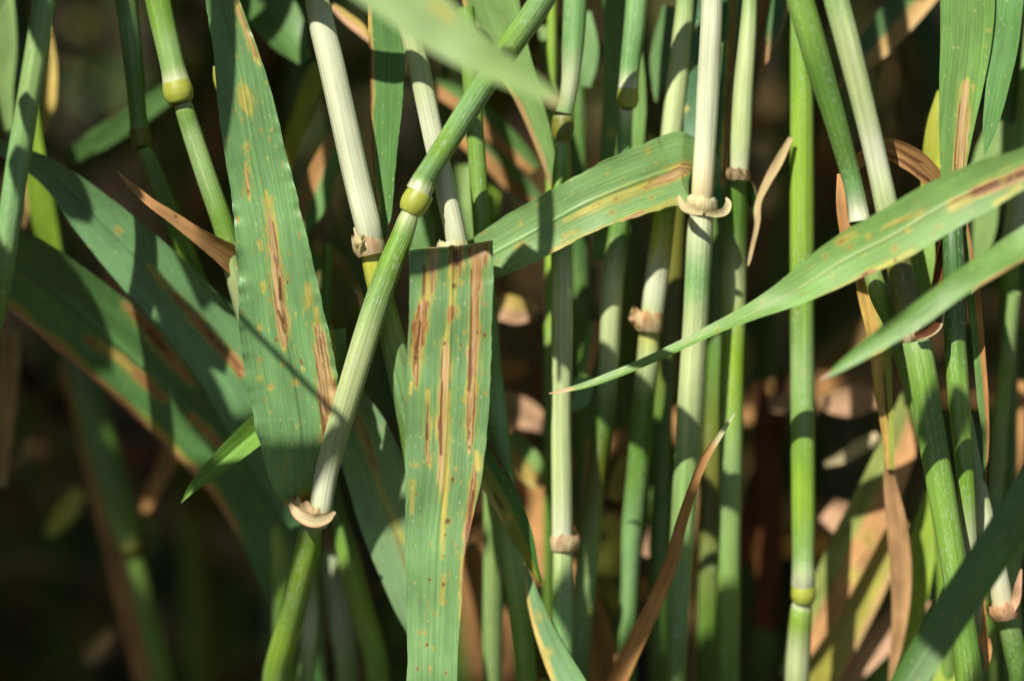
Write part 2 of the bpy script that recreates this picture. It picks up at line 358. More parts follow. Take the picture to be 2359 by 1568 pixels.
leaf('broad green blade with tan streaks and a crinkled edge', [
    (490, -140, -6, 20, 10), (500, -60, -5, 48, 10), (512, 0, -4, 74, 8), (538, 100, -3, 96, 5), (562, 215, -2, 124, 3), (583, 330, -1, 138, 0), (605, 440, 0, 146, 0), (622, 540, 0, 160, 0), (640, 660, 1, 182, 0),
    (655, 770, 2, 203, 0), (674, 880, 3, 208, 0), (688, 980, 4, 196, 0), (694, 1060, 6, 165, 0), (697, 1120, 8, 124, 0), (704, 1165, 10, 78, 0), (712, 1190, 10, 56, 0)], parent=t.o,
    m=110, step=.00022, cup=.10, wav=6, wfreq=.17, rough=.02, scatter=90, base=(128, 174, 108), seed=4, les=[
    ('Y', [(560, 205, 14), (566, 235, 22), (575, 260, 10)]), ('Y', [(568, 335, 8)]), ('O', [(570, 341, 4)]),
    ('Y', [(566, 375, 4), (571, 420, 9), (574, 462, 4)]), ('T', [(569, 395, 2), (571, 425, 4), (572, 448, 3)]), ('S', [(572, 440, 4)]),
    ('Y', [(612, 440, 5), (620, 480, 12), (626, 540, 16)]), ('Y', [(598, 560, 9), (602, 575, 6)]),
    ('T', [(618, 485, 1), (624, 525, 6), (632, 590, 9), (640, 650, 11), (646, 715, 13), (654, 770, 10), (657, 800, 2)]),
    ('B', [(644, 640, 3), (646, 665, 5), (645, 690, 3)]), ('B', [(640, 715, 3), (650, 740, 5), (656, 765, 3)]),
    ('Y', [(605, 655, 8), (607, 672, 5)]), ('O', [(606, 664, 3)]), ('Y', [(707, 660, 8), (712, 690, 12), (706, 710, 6)]), ('O', [(708, 657, 4)]), ('Y', [(728, 710, 6), (730, 745, 7)]), ('S', [(662, 650, 3)]),
    ('T', [(731, 748, 4), (738, 790, 10), (746, 850, 13), (754, 910, 17), (758, 960, 17), (752, 1010, 12)]), ('B', [(736, 930, 3), (744, 970, 7), (748, 1010, 6)]),
    ('Y', [(597, 755, 9)]), ('O', [(620, 690, 3)]), ('S', [(636, 782, 4)]), ('O', [(597, 828, 4)]), ('Y', [(622, 893, 8)]), ('O', [(625, 890, 4)]), ('Y', [(598, 870, 8)]), ('O', [(651, 837, 4)]), ('O', [(678, 800, 2)]), ('S', [(692, 828, 3), (696, 838, 3)]), ('Y', [(698, 850, 6)]), ('Y', [(680, 880, 10)]), ('O', [(684, 884, 4)]),
    ('O', [(612, 1105, 4)]), ('O', [(640, 1080, 2)]), ('O', [(660, 1050, 2)]), ('Y', [(640, 1170, 14), (690, 1165, 18)]), ('O', [(700, 1150, 14)]), ('O', [(545, 130, 2)]), ('Y', [(625, 300, 4)]),
    ('B', [(540, -10, 6), (556, 40, 5), (575, 90, 5), (590, 125, 4)]), ('T', [(548, 20, 3), (570, 78, 4), (592, 135, 3)]), ('Y', [(598, 150, 4), (592, 138, 4)])])
# pale stalk with torn collar
t = Tiller('pale cream-green stalk ending in a torn papery collar, behind the leaning stalk', (960, 1568, 45))
t.seg([(728, -20, 0, 58, 'pg'), (742, 60, 0, 60, 'wh'), (764, 150, 0, 62, 'wh'), (795, 290, 1, 62, 'wh'), (826, 430, 2, 61, 'wh'), (848, 520, 2, 60, 'wh'), (856, 560, 3, 56, 'wh')], up=160)
t.collar(852, 566, 3, 62, 44, (.2, .98), .22, -1, 'cr', 'pk', rag=.4, seed=8)
t.seg([(857, 570, 4, 54, 'yg'), (862, 610, 4, 55, 'yg'), (880, 690, 5, 56, 'lg'), (903, 780, 7, 58, 'mg'), (925, 870, 9, 62, 'bg'), (950, 990, 12, 62, 'dg'), (975, 1200, 18, 60, 'g')], ground=True)
leaf('torn cream flap of the collar', [(824, 574, 0, 3, 0), (822, 560, -1, 15, 0), (830, 548, -1, 18, 0), (838, 552, 0, 12, 0)], parent=t.cuff, part='collar_flap', mat=M_PAPER, base='cr', step=.0003, seed=5)
leaf('torn cream sliver of the collar', [(815, 524, 2, 3, 0), (820, 540, 1, 6, 0), (830, 556, 0, 9, 0)], parent=t.cuff, part='collar_flap', mat=M_PAPER, base='cr', step=.0003, seed=6)
leaf('dark green blade with a brown withered edge', [(880, -60, 0, 60, 30), (887, 0, 2, 76, 30), (893, 110, 4, 82, 32), (893, 220, 5, 76, 34), (889, 320, 6, 62, 36), (888, 410, 6, 46, 38), (888, 490, 6, 28, 40), (878, 550, 6, 18, 30)],
    parent=t.o, base=(104, 150, 82), m=60, step=.0004, wav=4, wfreq=.5, edge=[('yl', .24, 0, 1, -1), ('br', .15, .25, .8, -1)], seed=7)
# pale stalk carrying the hanging streaked blade
t = Tiller('slim pale stalk whose wide brown-streaked blade folds over and hangs straight down', (1120, 1568, 50))
t.seg([(918, -20, 2, 48, 'mg'), (942, 60, 2, 50, 'pg'), (964, 150, 3, 50, 'pg'), (993, 290, 3, 49, 'wh'), (1022, 420, 4, 49, 'wh'), (1047, 530, 5, 49, 'wh'), (1056, 580, 6, 48, 'wh')], up=150)
t.collar(1050, 576, 5, 52, 36, (.2, .98), .55, -1, 'cr', 'wh', seed=12)
t.seg([(1058, 590, 8, 46, 'pg'), (1085, 720, 11, 48, 'g'), (1110, 850, 14, 50, 'bg'), (1135, 960, 17, 50, 'mg')], ground=True)
leaf('green blade with long brown and yellow disease streaks, hanging down from its fold', [
    (1056, 600, 7, 70, 0), (1052, 582, 5, 120, 0), (1045, 572, 2, 170, 0), (1041, 567, -2, 190, 0), (1040, 570, -4.6, 193, 0), (1040, 582, -6, 193, 0), (1040, 610, -6.4, 194, 0), (1039, 650, -6, 193, 0), (1038, 720, -6, 190, 0), (1034, 820, -5, 193, 0), (1031, 900, -5, 194, 0), (1027, 1000, -4, 189, 2), (1021, 1100, -4, 175, 5), (1010, 1200, -3, 152, 10),
    (1002, 1300, -3, 134, 14), (999, 1400, -2, 128, 16), (996, 1500, -2, 119, 16), (995, 1568, -2, 116, 16), (990, 1700, 0, 100, 16), (985, 1850, 4, 60, 16), (982, 1980, 8, 8, 16)], parent=t.o,
    m=120, step=.00022, across=(1, .085), cup=.05, wav=3, wfreq=.1, rough=.02, scatter=60, base=(130, 172, 108), seed=9, les=[
    ('T', [(999, 570, 9), (997, 600, 9), (992, 645, 9), (984, 690, 7)]), ('Y', [(984, 600, 7), (984, 660, 8), (980, 710, 9), (970, 790, 8), (968, 830, 6)]),
    ('B', [(977, 612, 3), (976, 650, 4), (974, 700, 4)]), ('D', [(978, 700, 9), (968, 745, 13), (961, 790, 10), (957, 830, 8), (957, 860, 6), (960, 890, 2)]), ('B', [(968, 740, 3), (960, 800, 5), (956, 835, 5)]), ('S', [(957, 824, 7)]), ('Y', [(945, 905, 6), (948, 880, 5)]),
    ('D', [(1052, 568, 11), (1052, 600, 11), (1050, 632, 10)]), ('B', [(1050, 580, 7), (1054, 610, 6)]), ('B', [(1049, 625, 6)]), ('Y', [(1046, 630, 13), (1043, 680, 9), (1040, 700, 8), (1034, 750, 8), (1028, 775, 7)]), ('S', [(1046, 658, 5)]), ('D', [(1040, 712, 8), (1038, 725, 8), (1033, 738, 4)]),
    ('T', [(1026, 785, 3), (1026, 830, 8), (1025, 890, 9), (1021, 960, 9), (1019, 1034, 7), (1018, 1094, 7), (1021, 1150, 3)]), ('Y', [(1034, 900, 5), (1030, 1000, 6), (1030, 1090, 8), (1024, 1150, 9), (1022, 1200, 8), (1020, 1250, 8), (1019, 1285, 4)]), ('B', [(1018, 880, 2), (1015, 960, 3), (1014, 1010, 5), (1016, 1045, 4)]), ('S', [(1024, 790, 4)]),
    ('S', [(1031, 1199, 7)]), ('S', [(1042, 1104, 5)]), ('S', [(1025, 1231, 3)]), ('Y', [(1021, 1325, 6), (1020, 1350, 7), (1017, 1390, 5)]), ('S', [(1022, 1345, 5)]), ('S', [(1022, 1280, 3)]),
    ('D', [(1107, 556, 20), (1104, 585, 19), (1098, 620, 11), (1094, 680, 8), (1093, 727, 8), (1091, 802, 9), (1088, 862, 10), (1087, 900, 8)]), ('T', [(1086, 880, 7), (1085, 940, 9), (1083, 1000, 8), (1080, 1040, 3)]), ('B', [(1085, 620, 2), (1084, 760, 2), (1082, 860, 5), (1080, 900, 4)]), ('B', [(1099, 766, 3)]), ('S', [(1116, 772, 5)]), ('S', [(1081, 1030, 4)]),
    ('T', [(984, 905, 1), (985, 950, 3), (984, 1000, 4), (985, 1045, 4), (987, 1070, 2)]), ('B', [(983, 975, 3), (983, 1010, 5)]), ('Y', [(986, 900, 5), (988, 930, 4)]),
    ('D', [(1097, 1050, 3), (1092, 1100, 5), (1084, 1170, 6), (1075, 1240, 6), (1070, 1310, 5), (1066, 1420, 4)]), ('B', [(1090, 1130, 3), (1078, 1215, 4), (1070, 1290, 4), (1067, 1350, 3)]), ('Y', [(1102, 1080, 7), (1096, 1040, 7)]),
    ('S', [(958, 1138, 3)]), ('S', [(989, 1334, 4)]), ('S', [(983, 1484, 4)]), ('S', [(962, 1539, 4)]), ('S', [(1026, 1549, 4)]), ('S', [(964, 1381, 2)]), ('O', [(952, 1072, 3)]), ('O', [(963, 1071, 3)]), ('O', [(966, 1455, 3)]), ('O', [(978, 1457, 3)]), ('S', [(1117, 860, 3)]), ('O', [(1117, 700, 3)]), ('O', [(1071, 765, 3)]), ('S', [(1061, 795, 3)]), ('O', [(1060, 650, 4)]), ('O', [(1002, 793, 2)]), ('O', [(1023, 655, 2)]), ('O', [(1118, 905, 4)]), ('O', [(1066, 920, 3)]), ('S', [(1060, 975, 2)]), ('O', [(1038, 1010, 3)]), ('S', [(948, 612, 3)]), ('Y', [(950, 1110, 8), (948, 1180, 5)])])

# left stalks
t = Tiller('smooth bright green stalk at the outer edge, in front of the dark slanting blades', (-150, 1568, 20))
t.seg([(104, -20, -16, 52, 'bg'), (76, 170, -14, 53, 'mg'), (44, 360, -12, 54, 'bg'), (20, 520, -10, 52, 'bg'), (0, 660, -8, 50, 'g'), (-30, 800, -4, 50, 'g'), (-60, 1000, 4, 50, 'g')], up=140, ground=True)
t = Tiller('shaded thin green stalk with a dull olive node beside the fatter lime-noded one', (735, 1568, 100))
t.seg([(290, -20, 11, 50, 'dg'), (298, 60, 12, 49, 'bg'), (309, 170, 13, 45, 'dg'), (318, 270, 14, 40, 'dg'), (322, 296, 14, 46, 'g')], up=150)
t.node(325, 316, 14, 50, (.2, .98), .9, 'ol')
t.seg([(330, 338, 15, 36, 'g'), (348, 380, 16, 42, 'dg'), (385, 470, 18, 44, 'dg'), (420, 560, 21, 44, 'g'), (452, 640, 24, 44, 'dg'), (560, 880, 34, 46, 'dg'), (665, 1150, 54, 46, 'dg')], ground=True)
t = Tiller('fresh green stalk with a big glossy lime node, beside the broad streaked blade', (740, 1568, 85))
t.seg([(360, -20, 0, 60, 'g'), (372, 40, 0, 59, 'g'), (388, 110, 0, 57, 'mg'), (398, 155, 0, 57, 'mg'), (403, 176, 0, 61, 'pg'), (406, 190, 0, 64, 'wh')], up=150)
t.node(411, 213, 0, 67, (.22, .97), .78, low=.66)
t.seg([(421, 240, 1, 41, 'pg'), (425, 252, 1, 44, 'g'), (440, 300, 2, 46, 'mg'), (478, 415, 3, 48, 'mg'), (518, 530, 5, 50, 'g'), (552, 660, 8, 52, 'pg'), (630, 930, 22, 52, 'g'), (690, 1160, 44, 50, 'g')], ground=True)
t = Tiller('stalk mostly hidden behind the broad streaked blade, its node peeking out', (745, 1568, 95))
t.seg([(505, -20, 5, 30, 'g'), (510, 100, 6, 30, 'g'), (514, 150, 6, 32, 'wh')], up=100)
t.node(515, 182, 6, 46, (.1, 1), 1.3)
t.seg([(518, 212, 6, 30, 'pg'), (560, 480, 10, 40, 'g'), (640, 900, 26, 46, 'g'), (700, 1180, 50, 46, 'g')], ground=True)

# right half: group of upright stalks
t = Tiller('bluish upright stalk with a dark shaded node and thin ring collar low down', (1290, 1568, 60))
t.seg([(1326, -20, 12.0, 56, 'bg'), (1320, 100, 12.3, 52, 'bg'), (1312, 200, 12.7, 40, 'gy'), (1300, 260, 13.1, 40, 'bg')], up=160)
t.node(1296, 296, 13.1, 50, (-.05, 1), 1.1, 'ol')
t.seg([(1294, 330, 13.4, 26, 'mg'), (1292, 400, 13.8, 40, 'g'), (1292, 520, 14.1, 48, 'dg'), (1294, 640, 14.1, 50, 'pg'), (1294, 800, 14.8, 50, 'pg'), (1292, 950, 15.5, 48, 'pg'), (1294, 1100, 15.8, 49, 'pg'), (1295, 1240, 16.6, 48, 'wh')])
t.collar(1298, 1250, 16.6, 54, 34, (0, 1), .3, 1, 'cr', 'pk', seed=21)
t.seg([(1296, 1255, 16.9, 46, 'pg'), (1296, 1350, 17.2, 48, 'mg'), (1296, 1430, 17.6, 50, 'bg'), (1295, 1568, 19.0, 50, 'dg')], ground=True)
t = Tiller('grey-green stalk with an olive node ringed white, passing behind the yellow-streaked slanting blade', (1330, 1568, 50))
t.seg([(1468, -20, 14, 52, 'bg'), (1460, 70, 14, 50, 'bg'), (1450, 160, 15, 46, 'bg'), (1448, 190, 15, 46, 'gy'), (1447, 205, 15, 48, 'wh')], up=150)
t.node(1446, 228, 15, 48, (-.05, 1), .9)
t.seg([(1442, 252, 16, 32, 'wh'), (1440, 300, 17, 31, 'bg'), (1436, 400, 18, 38, 'bg'), (1424, 540, 19, 48, 'dg'), (1410, 650, 20, 52, 'pg'), (1404, 790, 22, 48, 'pg'), (1392, 950, 25, 46, 'dg'), (1372, 1100, 28, 46, 'ol'), (1352, 1300, 32, 50, 'mg'), (1335, 1460, 36, 52, 'bg'), (1330, 1568, 38, 50, 'dg')], ground=True)  # dark and pale stretches put shade and sun into the colour
t = Tiller('pale green stalk with an orange torn collar, behind the yellow-streaked slanting blade', (1440, 1568, 50))
t.seg([(1580, -20, 16, 42, 'mg'), (1570, 90, 16, 46, 'pg'), (1556, 220, 16, 50, 'pg'), (1545, 320, 16, 50, 'pg'), (1534, 450, 17, 52, 'g'), (1522, 560, 17, 54, 'yg'), (1512, 640, 18, 55, 'wh'), (1500, 740, 19, 52, 'pg')], up=160)
t.collar(1496, 744, 19, 56, 40, (-.1, 1), .55, -1, 'cr', 'orr', rag=.35, seed=26)
leaf('orange torn flap of the collar', [(1448, 735, 17, 6, 0), (1462, 728, 17, 26, 0), (1478, 735, 17, 36, 0), (1496, 752, 17, 26, 0)], parent=t.cuff, part='collar_flap', mat=M_PAPER, base='pk', step=.0004, m=14, cup=.3, edge=[('orr', .3, 0, 1, 0)], seed=71)
t.seg([(1496, 752, 20, 48, 'yg'), (1492, 830, 21, 52, 'pg'), (1482, 920, 23, 52, 'dg'), (1470, 1080, 26, 54, 'dg'), (1456, 1220, 29, 50, 'bg'), (1450, 1340, 32, 40, 'bg'), (1442, 1568, 38, 44, 'dg')], ground=True)
t = Tiller('ivory stalk with a wide cream collar and claw-like auricles, its blade folding aside', (1560, 1568, 45))
t.seg([(1641, -20, 7, 50, 'wh'), (1637, 80, 7, 50, 'wh'), (1631, 200, 8, 52, 'wh'), (1624, 330, 8, 50, 'wh'), (1618, 430, 8, 50, 'cr'), (1615, 478, 9, 48, 'cr')], up=150)
t.collar(1620, 476, 9, 58, 34, (-.05, 1), .55, -1, 'cr', 'wh', rag=.25, seed=31)
leaf('cream auricle', [(1618, 490, 3, 12, 0), (1596, 486, 3, 18, 0), (1578, 478, 4, 20, 0), (1567, 464, 5, 14, 0), (1563, 450, 6, 3, 0)], parent=t.cuff, part='auricle', mat=M_PAPER, base='cr', step=.0003, cup=.3, seed=11)
leaf('cream auricle', [(1625, 491, 3, 12, 0), (1650, 492, 4, 18, 0), (1670, 485, 5, 20, 0), (1677, 468, 6, 14, 0), (1672, 455, 7, 3, 0)], parent=t.cuff, part='auricle', mat=M_PAPER, base='cr', step=.0003, cup=.3, seed=12)
t.seg([(1616, 490, 10, 56, 'gy'), (1612, 540, 10, 60, 'gy'), (1607, 640, 11, 60, 'bg'), (1602, 740, 12, 59, 'pg'), (1592, 900, 14, 60, 'pg'), (1582, 1060, 17, 60, 'mg'), (1572, 1220, 20, 56, 'mg'), (1562, 1400, 24, 50, 'bg'), (1556, 1568, 28, 50, 'dg')], ground=True)
leaf('wide green blade with a yellow-brown streak, folded and slanting down', [
    (1610, 470, 12, 40, 0), (1602, 400, 11, 120, 25), (1570, 386, 9, 160, 10), (1540, 395, 8, 160, 4), (1450, 426, 6, 152, 0), (1350, 468, 5, 134, 0), (1260, 516, 6, 128, 0), (1180, 560, 7, 124, 6), (1120, 592, 8, 108, 4), (1060, 615, 10, 80, 0), (1000, 640, 12, 40, 0)],
    parent=t.o, m=90, step=.0003, cup=.12, wav=3, rough=.04, scatter=40, base=(140, 180, 108), seed=13, les=[
    ('Y', [(1300, 508, 6), (1360, 482, 12), (1420, 456, 15), (1500, 425, 13), (1575, 385, 12)]), ('T', [(1490, 430, 5), (1530, 412, 9), (1580, 386, 10)]), ('O', [(1418, 458, 6)]), ('O', [(1378, 470, 4)]), ('O', [(1408, 488, 5)]), ('O', [(1496, 420, 6)]),
    ('Y', [(1268, 582, 9), (1376, 534, 9), (1440, 508, 8), (1500, 484, 8), (1560, 462, 10)]), ('D', [(1440, 508, 3), (1480, 488, 4)]), ('Y', [(1492, 348, 9)]), ('O', [(1492, 350, 3)]), ('Y', [(1190, 570, 8), (1205, 562, 10)]), ('Y', [(1300, 545, 7), (1320, 535, 7)]), ('O', [(1386, 528, 5)]), ('O', [(1500, 455, 5)]), ('Y', [(1400, 400, 4)]), ('Y', [(1200, 515, 5)])])
t = Tiller('yellow-green stalk with a tiny brown-lipped collar, beside the ivory stalk', (1675, 1568, 55))
t.seg([(1728, -20, 12, 34, 'mg'), (1722, 80, 12, 40, 'pg'), (1712, 200, 12, 46, 'pg'), (1706, 320, 12, 48, 'pg'), (1702, 400, 13, 42, 'wh')], up=150)
t.collar(1700, 404, 13, 46, 24, (-.05, 1), .4, -1, 'cr', 'br', seed=36)
t.seg([(1698, 410, 15, 50, 'dg'), (1694, 520, 18, 54, 'dg'), (1690, 640, 21, 58, 'pg'), (1688, 780, 22, 56, 'lg'), (1684, 900, 23, 57, 'lg'), (1682, 1060, 25, 56, 'mg'), (1680, 1200, 28, 54, 'mg'), (1678, 1400, 32, 54, 'g'), (1676, 1568, 36, 54, 'dg')], ground=True)
leaf('narrow withered blade', [(1702, 405, 16, 20, 30), (1722, 425, 15, 28, 45), (1738, 470, 16, 22, 50), (1745, 500, 17, 12, 40)], parent=t.o, base='dk', step=.0005, m=12, seed=14, edge=[('tan', .3, 0, 1, 1)])
t = Tiller('straight bright green stalk with a white-ringed node low down, standing apart', (1830, 1568, 50))
t.seg([(1846, -20, 14, 50, 'mg'), (1846, 120, 14, 54, 'g'), (1847, 300, 15, 56, 'lg'), (1847, 500, 16, 57, 'lg'), (1847, 700, 17, 57, 'g'), (1848, 850, 18, 57, 'mg'), (1849, 1000, 18, 57, 'g'), (1850, 1150, 19, 56, 'lg'), (1850, 1290, 20, 52, 'mg'), (1850, 1325, 20, 53, 'gy'), (1850, 1345, 21, 55, 'wh')], up=150)
t.node(1850, 1368, 21, 54, (0, 1), .85)
t.seg([(1847, 1390, 22, 46, 'wh'), (1845, 1410, 22, 50, 'lg'), (1840, 1480, 24, 54, 'pg'), (1836, 1568, 26, 56, 'pg')], ground=True)
t = Tiller('leaning dark green glossy stalk with a white flared base, crossing the straight bright stalk', (2235, 1568, 32))
t.seg([(1838, -20, -14, 62, 'g'), (1860, 60, -13, 63, 'g'), (1892, 170, -11, 60, 'dg'), (1925, 280, -9, 52, 'dg'), (1950, 370, -7, 47, 'dg'), (1966, 430, -6, 44, 'bg'), (1976, 480, -5, 46, 'wh'), (1980, 510, -5, 50, 'wh')], up=150)
t.node(1986, 540, -4, 52, (.2, 1), 1.0)
t.seg([(1994, 575, -3, 40, 'pg'), (2025, 680, -1, 44, 'g'), (2052, 740, 3, 40, 'dg'), (2104, 900, 12, 44, 'g'), (2170, 1180, 20, 44, 'g')], ground=True)
t = Tiller('pale leaning stalk above a thick striped sheath with a curled brown collar', (2290, 1568, 25))
t.seg([(1922, -20, -12, 60, 'mg'), (1950, 90, -11, 58, 'pg'), (1985, 230, -9, 54, 'pg'), (2016, 360, -7, 52, 'wh'), (2040, 470, -6, 54, 'pg'), (2068, 600, -4, 60, 'ol'), (2090, 700, -3, 62, 'ol'), (2104, 760, -2, 62, 'ol')], up=150)  # olive lower stations paint in the shade of the long blade
t.collar(2107, 770, -2, 66, 28, (.2, .98), .3, 1, 'cr', 'br', rag=.5, seed=41)
leaf('curled brown shrivelled end of the blade', [(2108, 776, -6, 18, 0), (2128, 764, -6, 30, 20), (2146, 742, -5, 36, 40), (2154, 715, -3, 26, 55), (2150, 660, 0, 22, 60), (2160, 590, 2, 26, 60), (2172, 540, 3, 20, 60)], parent=t.o, mat=M_DRY, base='br', step=.0004, m=20, cup=.5, wav=3, seed=15, edge=[('cr', .15, 0, .4, -1)])
t.seg([(2109, 778, -2, 68, 'mg'), (2124, 860, -2, 68, 'g'), (2142, 980, -1, 67, 'dg'), (2164, 1110, 0, 66, 'g'), (2192, 1270, 1, 62, 'g'), (2212, 1400, 2, 62, 'dg'), (2232, 1568, 4, 64, 'g')], ground=True, ridge=.05)
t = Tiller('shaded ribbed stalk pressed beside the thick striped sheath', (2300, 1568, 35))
t.seg([(2190, 440, 3, 40, 'dk'), (2192, 500, 2, 48, 'dk'), (2196, 620, 1, 52, 'dk'), (2199, 780, 2, 53, 'dg'), (2206, 900, 2, 52, 'g'), (2217, 1030, 3, 46, 'g'), (2226, 1140, 4, 40, 'g'), (2234, 1260, 6, 34, 'gy'), (2262, 1568, 14, 34, 'dg')], ground=True, ridge=.06)  # dark upper stations hold the long blade's shade as colour
t = Tiller('pale stalk with a tan cracked collar, half behind the dark front blade', (2360, 1568, 40))
t.seg([(2238, 1060, 10, 40, 'mg'), (2258, 1150, 10, 42, 'pg'), (2275, 1230, 10, 44, 'wh'), (2296, 1320, 10, 48, 'wh'), (2312, 1400, 11, 50, 'cr')], up=8)
t.collar(2314, 1408, 11, 54, 34, (.22, .97), .4, -1, 'pk', 'orr', seed=46)
t.seg([(2318, 1415, 12, 46, 'mg'), (2336, 1490, 14, 52, 'dg'), (2352, 1568, 16, 54, 'dg')], ground=True)
leaf('tan crumpled flap of collar', [(2352, 1310, 8, 4, 0), (2345, 1345, 8, 16, 0), (2340, 1380, 9, 20, 20), (2328, 1410, 9, 12, 0)], parent=t.cuff, part='collar_flap', mat=M_DRY, base='pk', step=.0004, m=14, seed=16)

# ------------------------------------------------------------------ single blades in the foreground
leaf('long tapering green blade with pale midrib and rust streaks, reaching across the upright stalks', [
    (2500, 330, -26, 96, 0), (2358, 388, -22, 92, 0), (2270, 425, -20, 112, 0), (2160, 480, -18, 124, 4), (2060, 540, -16, 124, 6), (1960, 590, -13, 112, 8), (1880, 638, -11, 92, 14), (1810, 680, -9, 66, 22), (1740, 715, -8, 42, 34), (1660, 752, -6, 28, 42), (1560, 800, -5, 22, 45), (1460, 845, -4, 20, 40), (1360, 883, -3, 16, 30), (1300, 899, -3, 9, 20), (1264, 906, -2, 2, 0)],
    m=70, step=.0004, cup=.16, fold=.05, rough=.02, scatter=40, base=(136, 178, 96), midrib=(196, 210, 150), tip=('pk', .985, .998), seed=17, les=[
    ('D', [(2195, 468, 4), (2240, 445, 8), (2290, 425, 10), (2370, 392, 13)]), ('Y', [(2190, 480, 10), (2230, 462, 12)]), ('B', [(2240, 446, 5), (2280, 428, 6), (2360, 398, 7)]), ('Y', [(1935, 558, 10), (1965, 540, 12)]), ('O', [(1938, 557, 8)]), ('O', [(1900, 590, 5)]), ('O', [(2059, 571, 6)]), ('Y', [(2090, 530, 8)]), ('Y', [(2000, 545, 9)]),
    ('Y', [(1890, 690, 9), (1960, 655, 10), (2040, 615, 12), (2100, 582, 10)]), ('D', [(1955, 668, 3), (1990, 640, 8), (2010, 626, 6)]), ('B', [(1992, 632, 7)]), ('B', [(2062, 598, 5)]), ('Y', [(2290, 470, 7), (2350, 430, 8)]), ('O', [(2310, 415, 5)]), ('Y', [(2120, 490, 9), (2040, 520, 4)])])
leaf('green pointed blade tip below the long rust-streaked blade, brown along its shaded end', [
    (2480, 480, -24, 60, 30), (2358, 565, -24, 70, 30), (2280, 612, -25, 62, 25), (2200, 662, -26, 56, 10), (2110, 728, -26, 55, 0), (2030, 780, -26, 46, 0), (1960, 828, -26, 30, 0), (1910, 862, -26, 12, 0), (1888, 876, -26, 2, 0)],
    m=40, step=.0006, cup=.18, base=(124, 168, 80), tip=('pk', .96, .99), edge=[('tan', .22, 0, .42, 1), ('db', .12, 0, .3, 1)], seed=18)
leaf('blurred pale green blade tip nearest the lens, pointing at the leaning stalk', [
    (700, -190, -54, 150, 0), (830, -90, -55, 160, 0), (935, -5, -56, 142, 0), (1020, 68, -57, 118, 0), (1100, 125, -58, 92, 0), (1180, 172, -58, 66, 0), (1240, 206, -58, 44, 0), (1280, 230, -58, 28, 0), (1300, 242, -58, 6, 0)],
    m=40, step=.0006, cup=.14, base=(160, 194, 116), tip=('pk', .96, 1.0), seed=19, les=[('Y', [(1000, 15, 16), (1040, 45, 10)])])
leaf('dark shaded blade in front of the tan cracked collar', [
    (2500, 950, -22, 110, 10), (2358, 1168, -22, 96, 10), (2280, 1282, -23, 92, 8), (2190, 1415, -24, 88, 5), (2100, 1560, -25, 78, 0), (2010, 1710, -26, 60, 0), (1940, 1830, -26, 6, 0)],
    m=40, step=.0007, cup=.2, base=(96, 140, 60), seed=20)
leaf('upright green blade with a tan stripe, narrowing to the crossing of the long blade', [
    (2225, -160, -4, 120, 10), (2231, 0, -3, 124, 10), (2227, 100, -2, 116, 10), (2215, 210, -1, 98, 12), (2203, 320, 0, 74, 16), (2196, 420, 1, 52, 20), (2192, 520, 1, 36, 25)],
    m=60, step=.0005, cup=.3, base=(128, 172, 90), seed=21, les=[('T', [(2224, 190, 4), (2218, 260, 11), (2212, 330, 12), (2206, 400, 10)]), ('Y', [(2276, 70, 5)]), ('Y', [(2240, 200, 6)]), ('Y', [(2270, 105, 4)])])
leaf('dark bluish blade tip hanging beside the upright tan-striped blade', [
    (2350, -140, -6, 66, 30), (2328, 0, -6, 66, 30), (2318, 100, -5, 62, 30), (2300, 200, -4, 52, 30), (2282, 290, -3, 34, 30), (2268, 356, -2, 4, 30)], m=40, step=.0006, cup=.2, base=(112, 160, 92), seed=22)
dry('tan dried blade edge running down beside the ribbed stalk', [(2222, 500, 3, 8, 30), (2234, 600, 3, 26, 35), (2246, 700, 3, 32, 35), (2256, 800, 4, 28, 35), (2266, 920, 5, 26, 40), (2272, 1020, 7, 14, 40), (2268, 1110, 9, 8, 40)], base=(120, 160, 90), split=((216, 158, 100), 1), m=26, step=.0006, cup=.25, seed=23)
dry('curled papery scrap of dead blade beside the thick striped sheath', [(2258, 1330, 9, 6, 20), (2264, 1400, 9, 22, 35), (2268, 1460, 9, 28, 40), (2276, 1500, 8, 20, 20), (2270, 1540, 8, 5, 0)], base='orr', m=20, step=.0004, cup=.6, wav=5, wfreq=.8, seed=24)
dry('arched brown dead blade with dark stripes behind the pale leaning stalk', [(1950, 400, 6, 26, 10), (1990, 360, 4, 34, 20), (2036, 338, 2, 46, 20), (2090, 360, 2, 56, 10), (2140, 400, 3, 50, 10), (2180, 460, 5, 40, 20)], base='orr', m=40, step=.0005, cup=.35, wav=3, seed=25, les=[('B', [(2020, 345, 3), (2080, 372, 5), (2150, 425, 4)]), ('B', [(2060, 340, 3), (2120, 375, 4)])])
dry('narrow tan dead strip behind the glossy leaning stalk', [(1936, 400, 4, 16, 20), (1938, 470, 4, 24, 20), (1948, 540, 5, 26, 20), (1968, 640, 6, 30, 20)], base='orr', m=16, step=.0006, seed=26)
dry('orange withered blade tip in front of the lime-noded stalk', [(269, 394, -3, 2, 0), (300, 425, -3, 13, 0), (345, 465, -3, 21, 0), (400, 503, -2, 28, 0), (450, 538, -1, 36, 5), (500, 570, 2, 50, 10), (545, 598, 5, 66, 15), (600, 640, 9, 70, 15)], base=(224, 170, 112), m=36, step=.0005, cup=.35, wav=3, wfreq=.5, seed=27, les=[('B', [(403, 498, 4)])])
leaf('small green folded blade tip below the dark slanting blade', [(417, 1157, 3, 2, 0), (445, 1122, 4, 22, 0), (490, 1080, 5, 42, 0), (545, 1030, 7, 58, 0), (610, 975, 10, 66, 0), (680, 920, 14, 60, 0)], m=30, step=.0006, cup=.05, fold=.55, base=(120, 164, 66), seed=28)

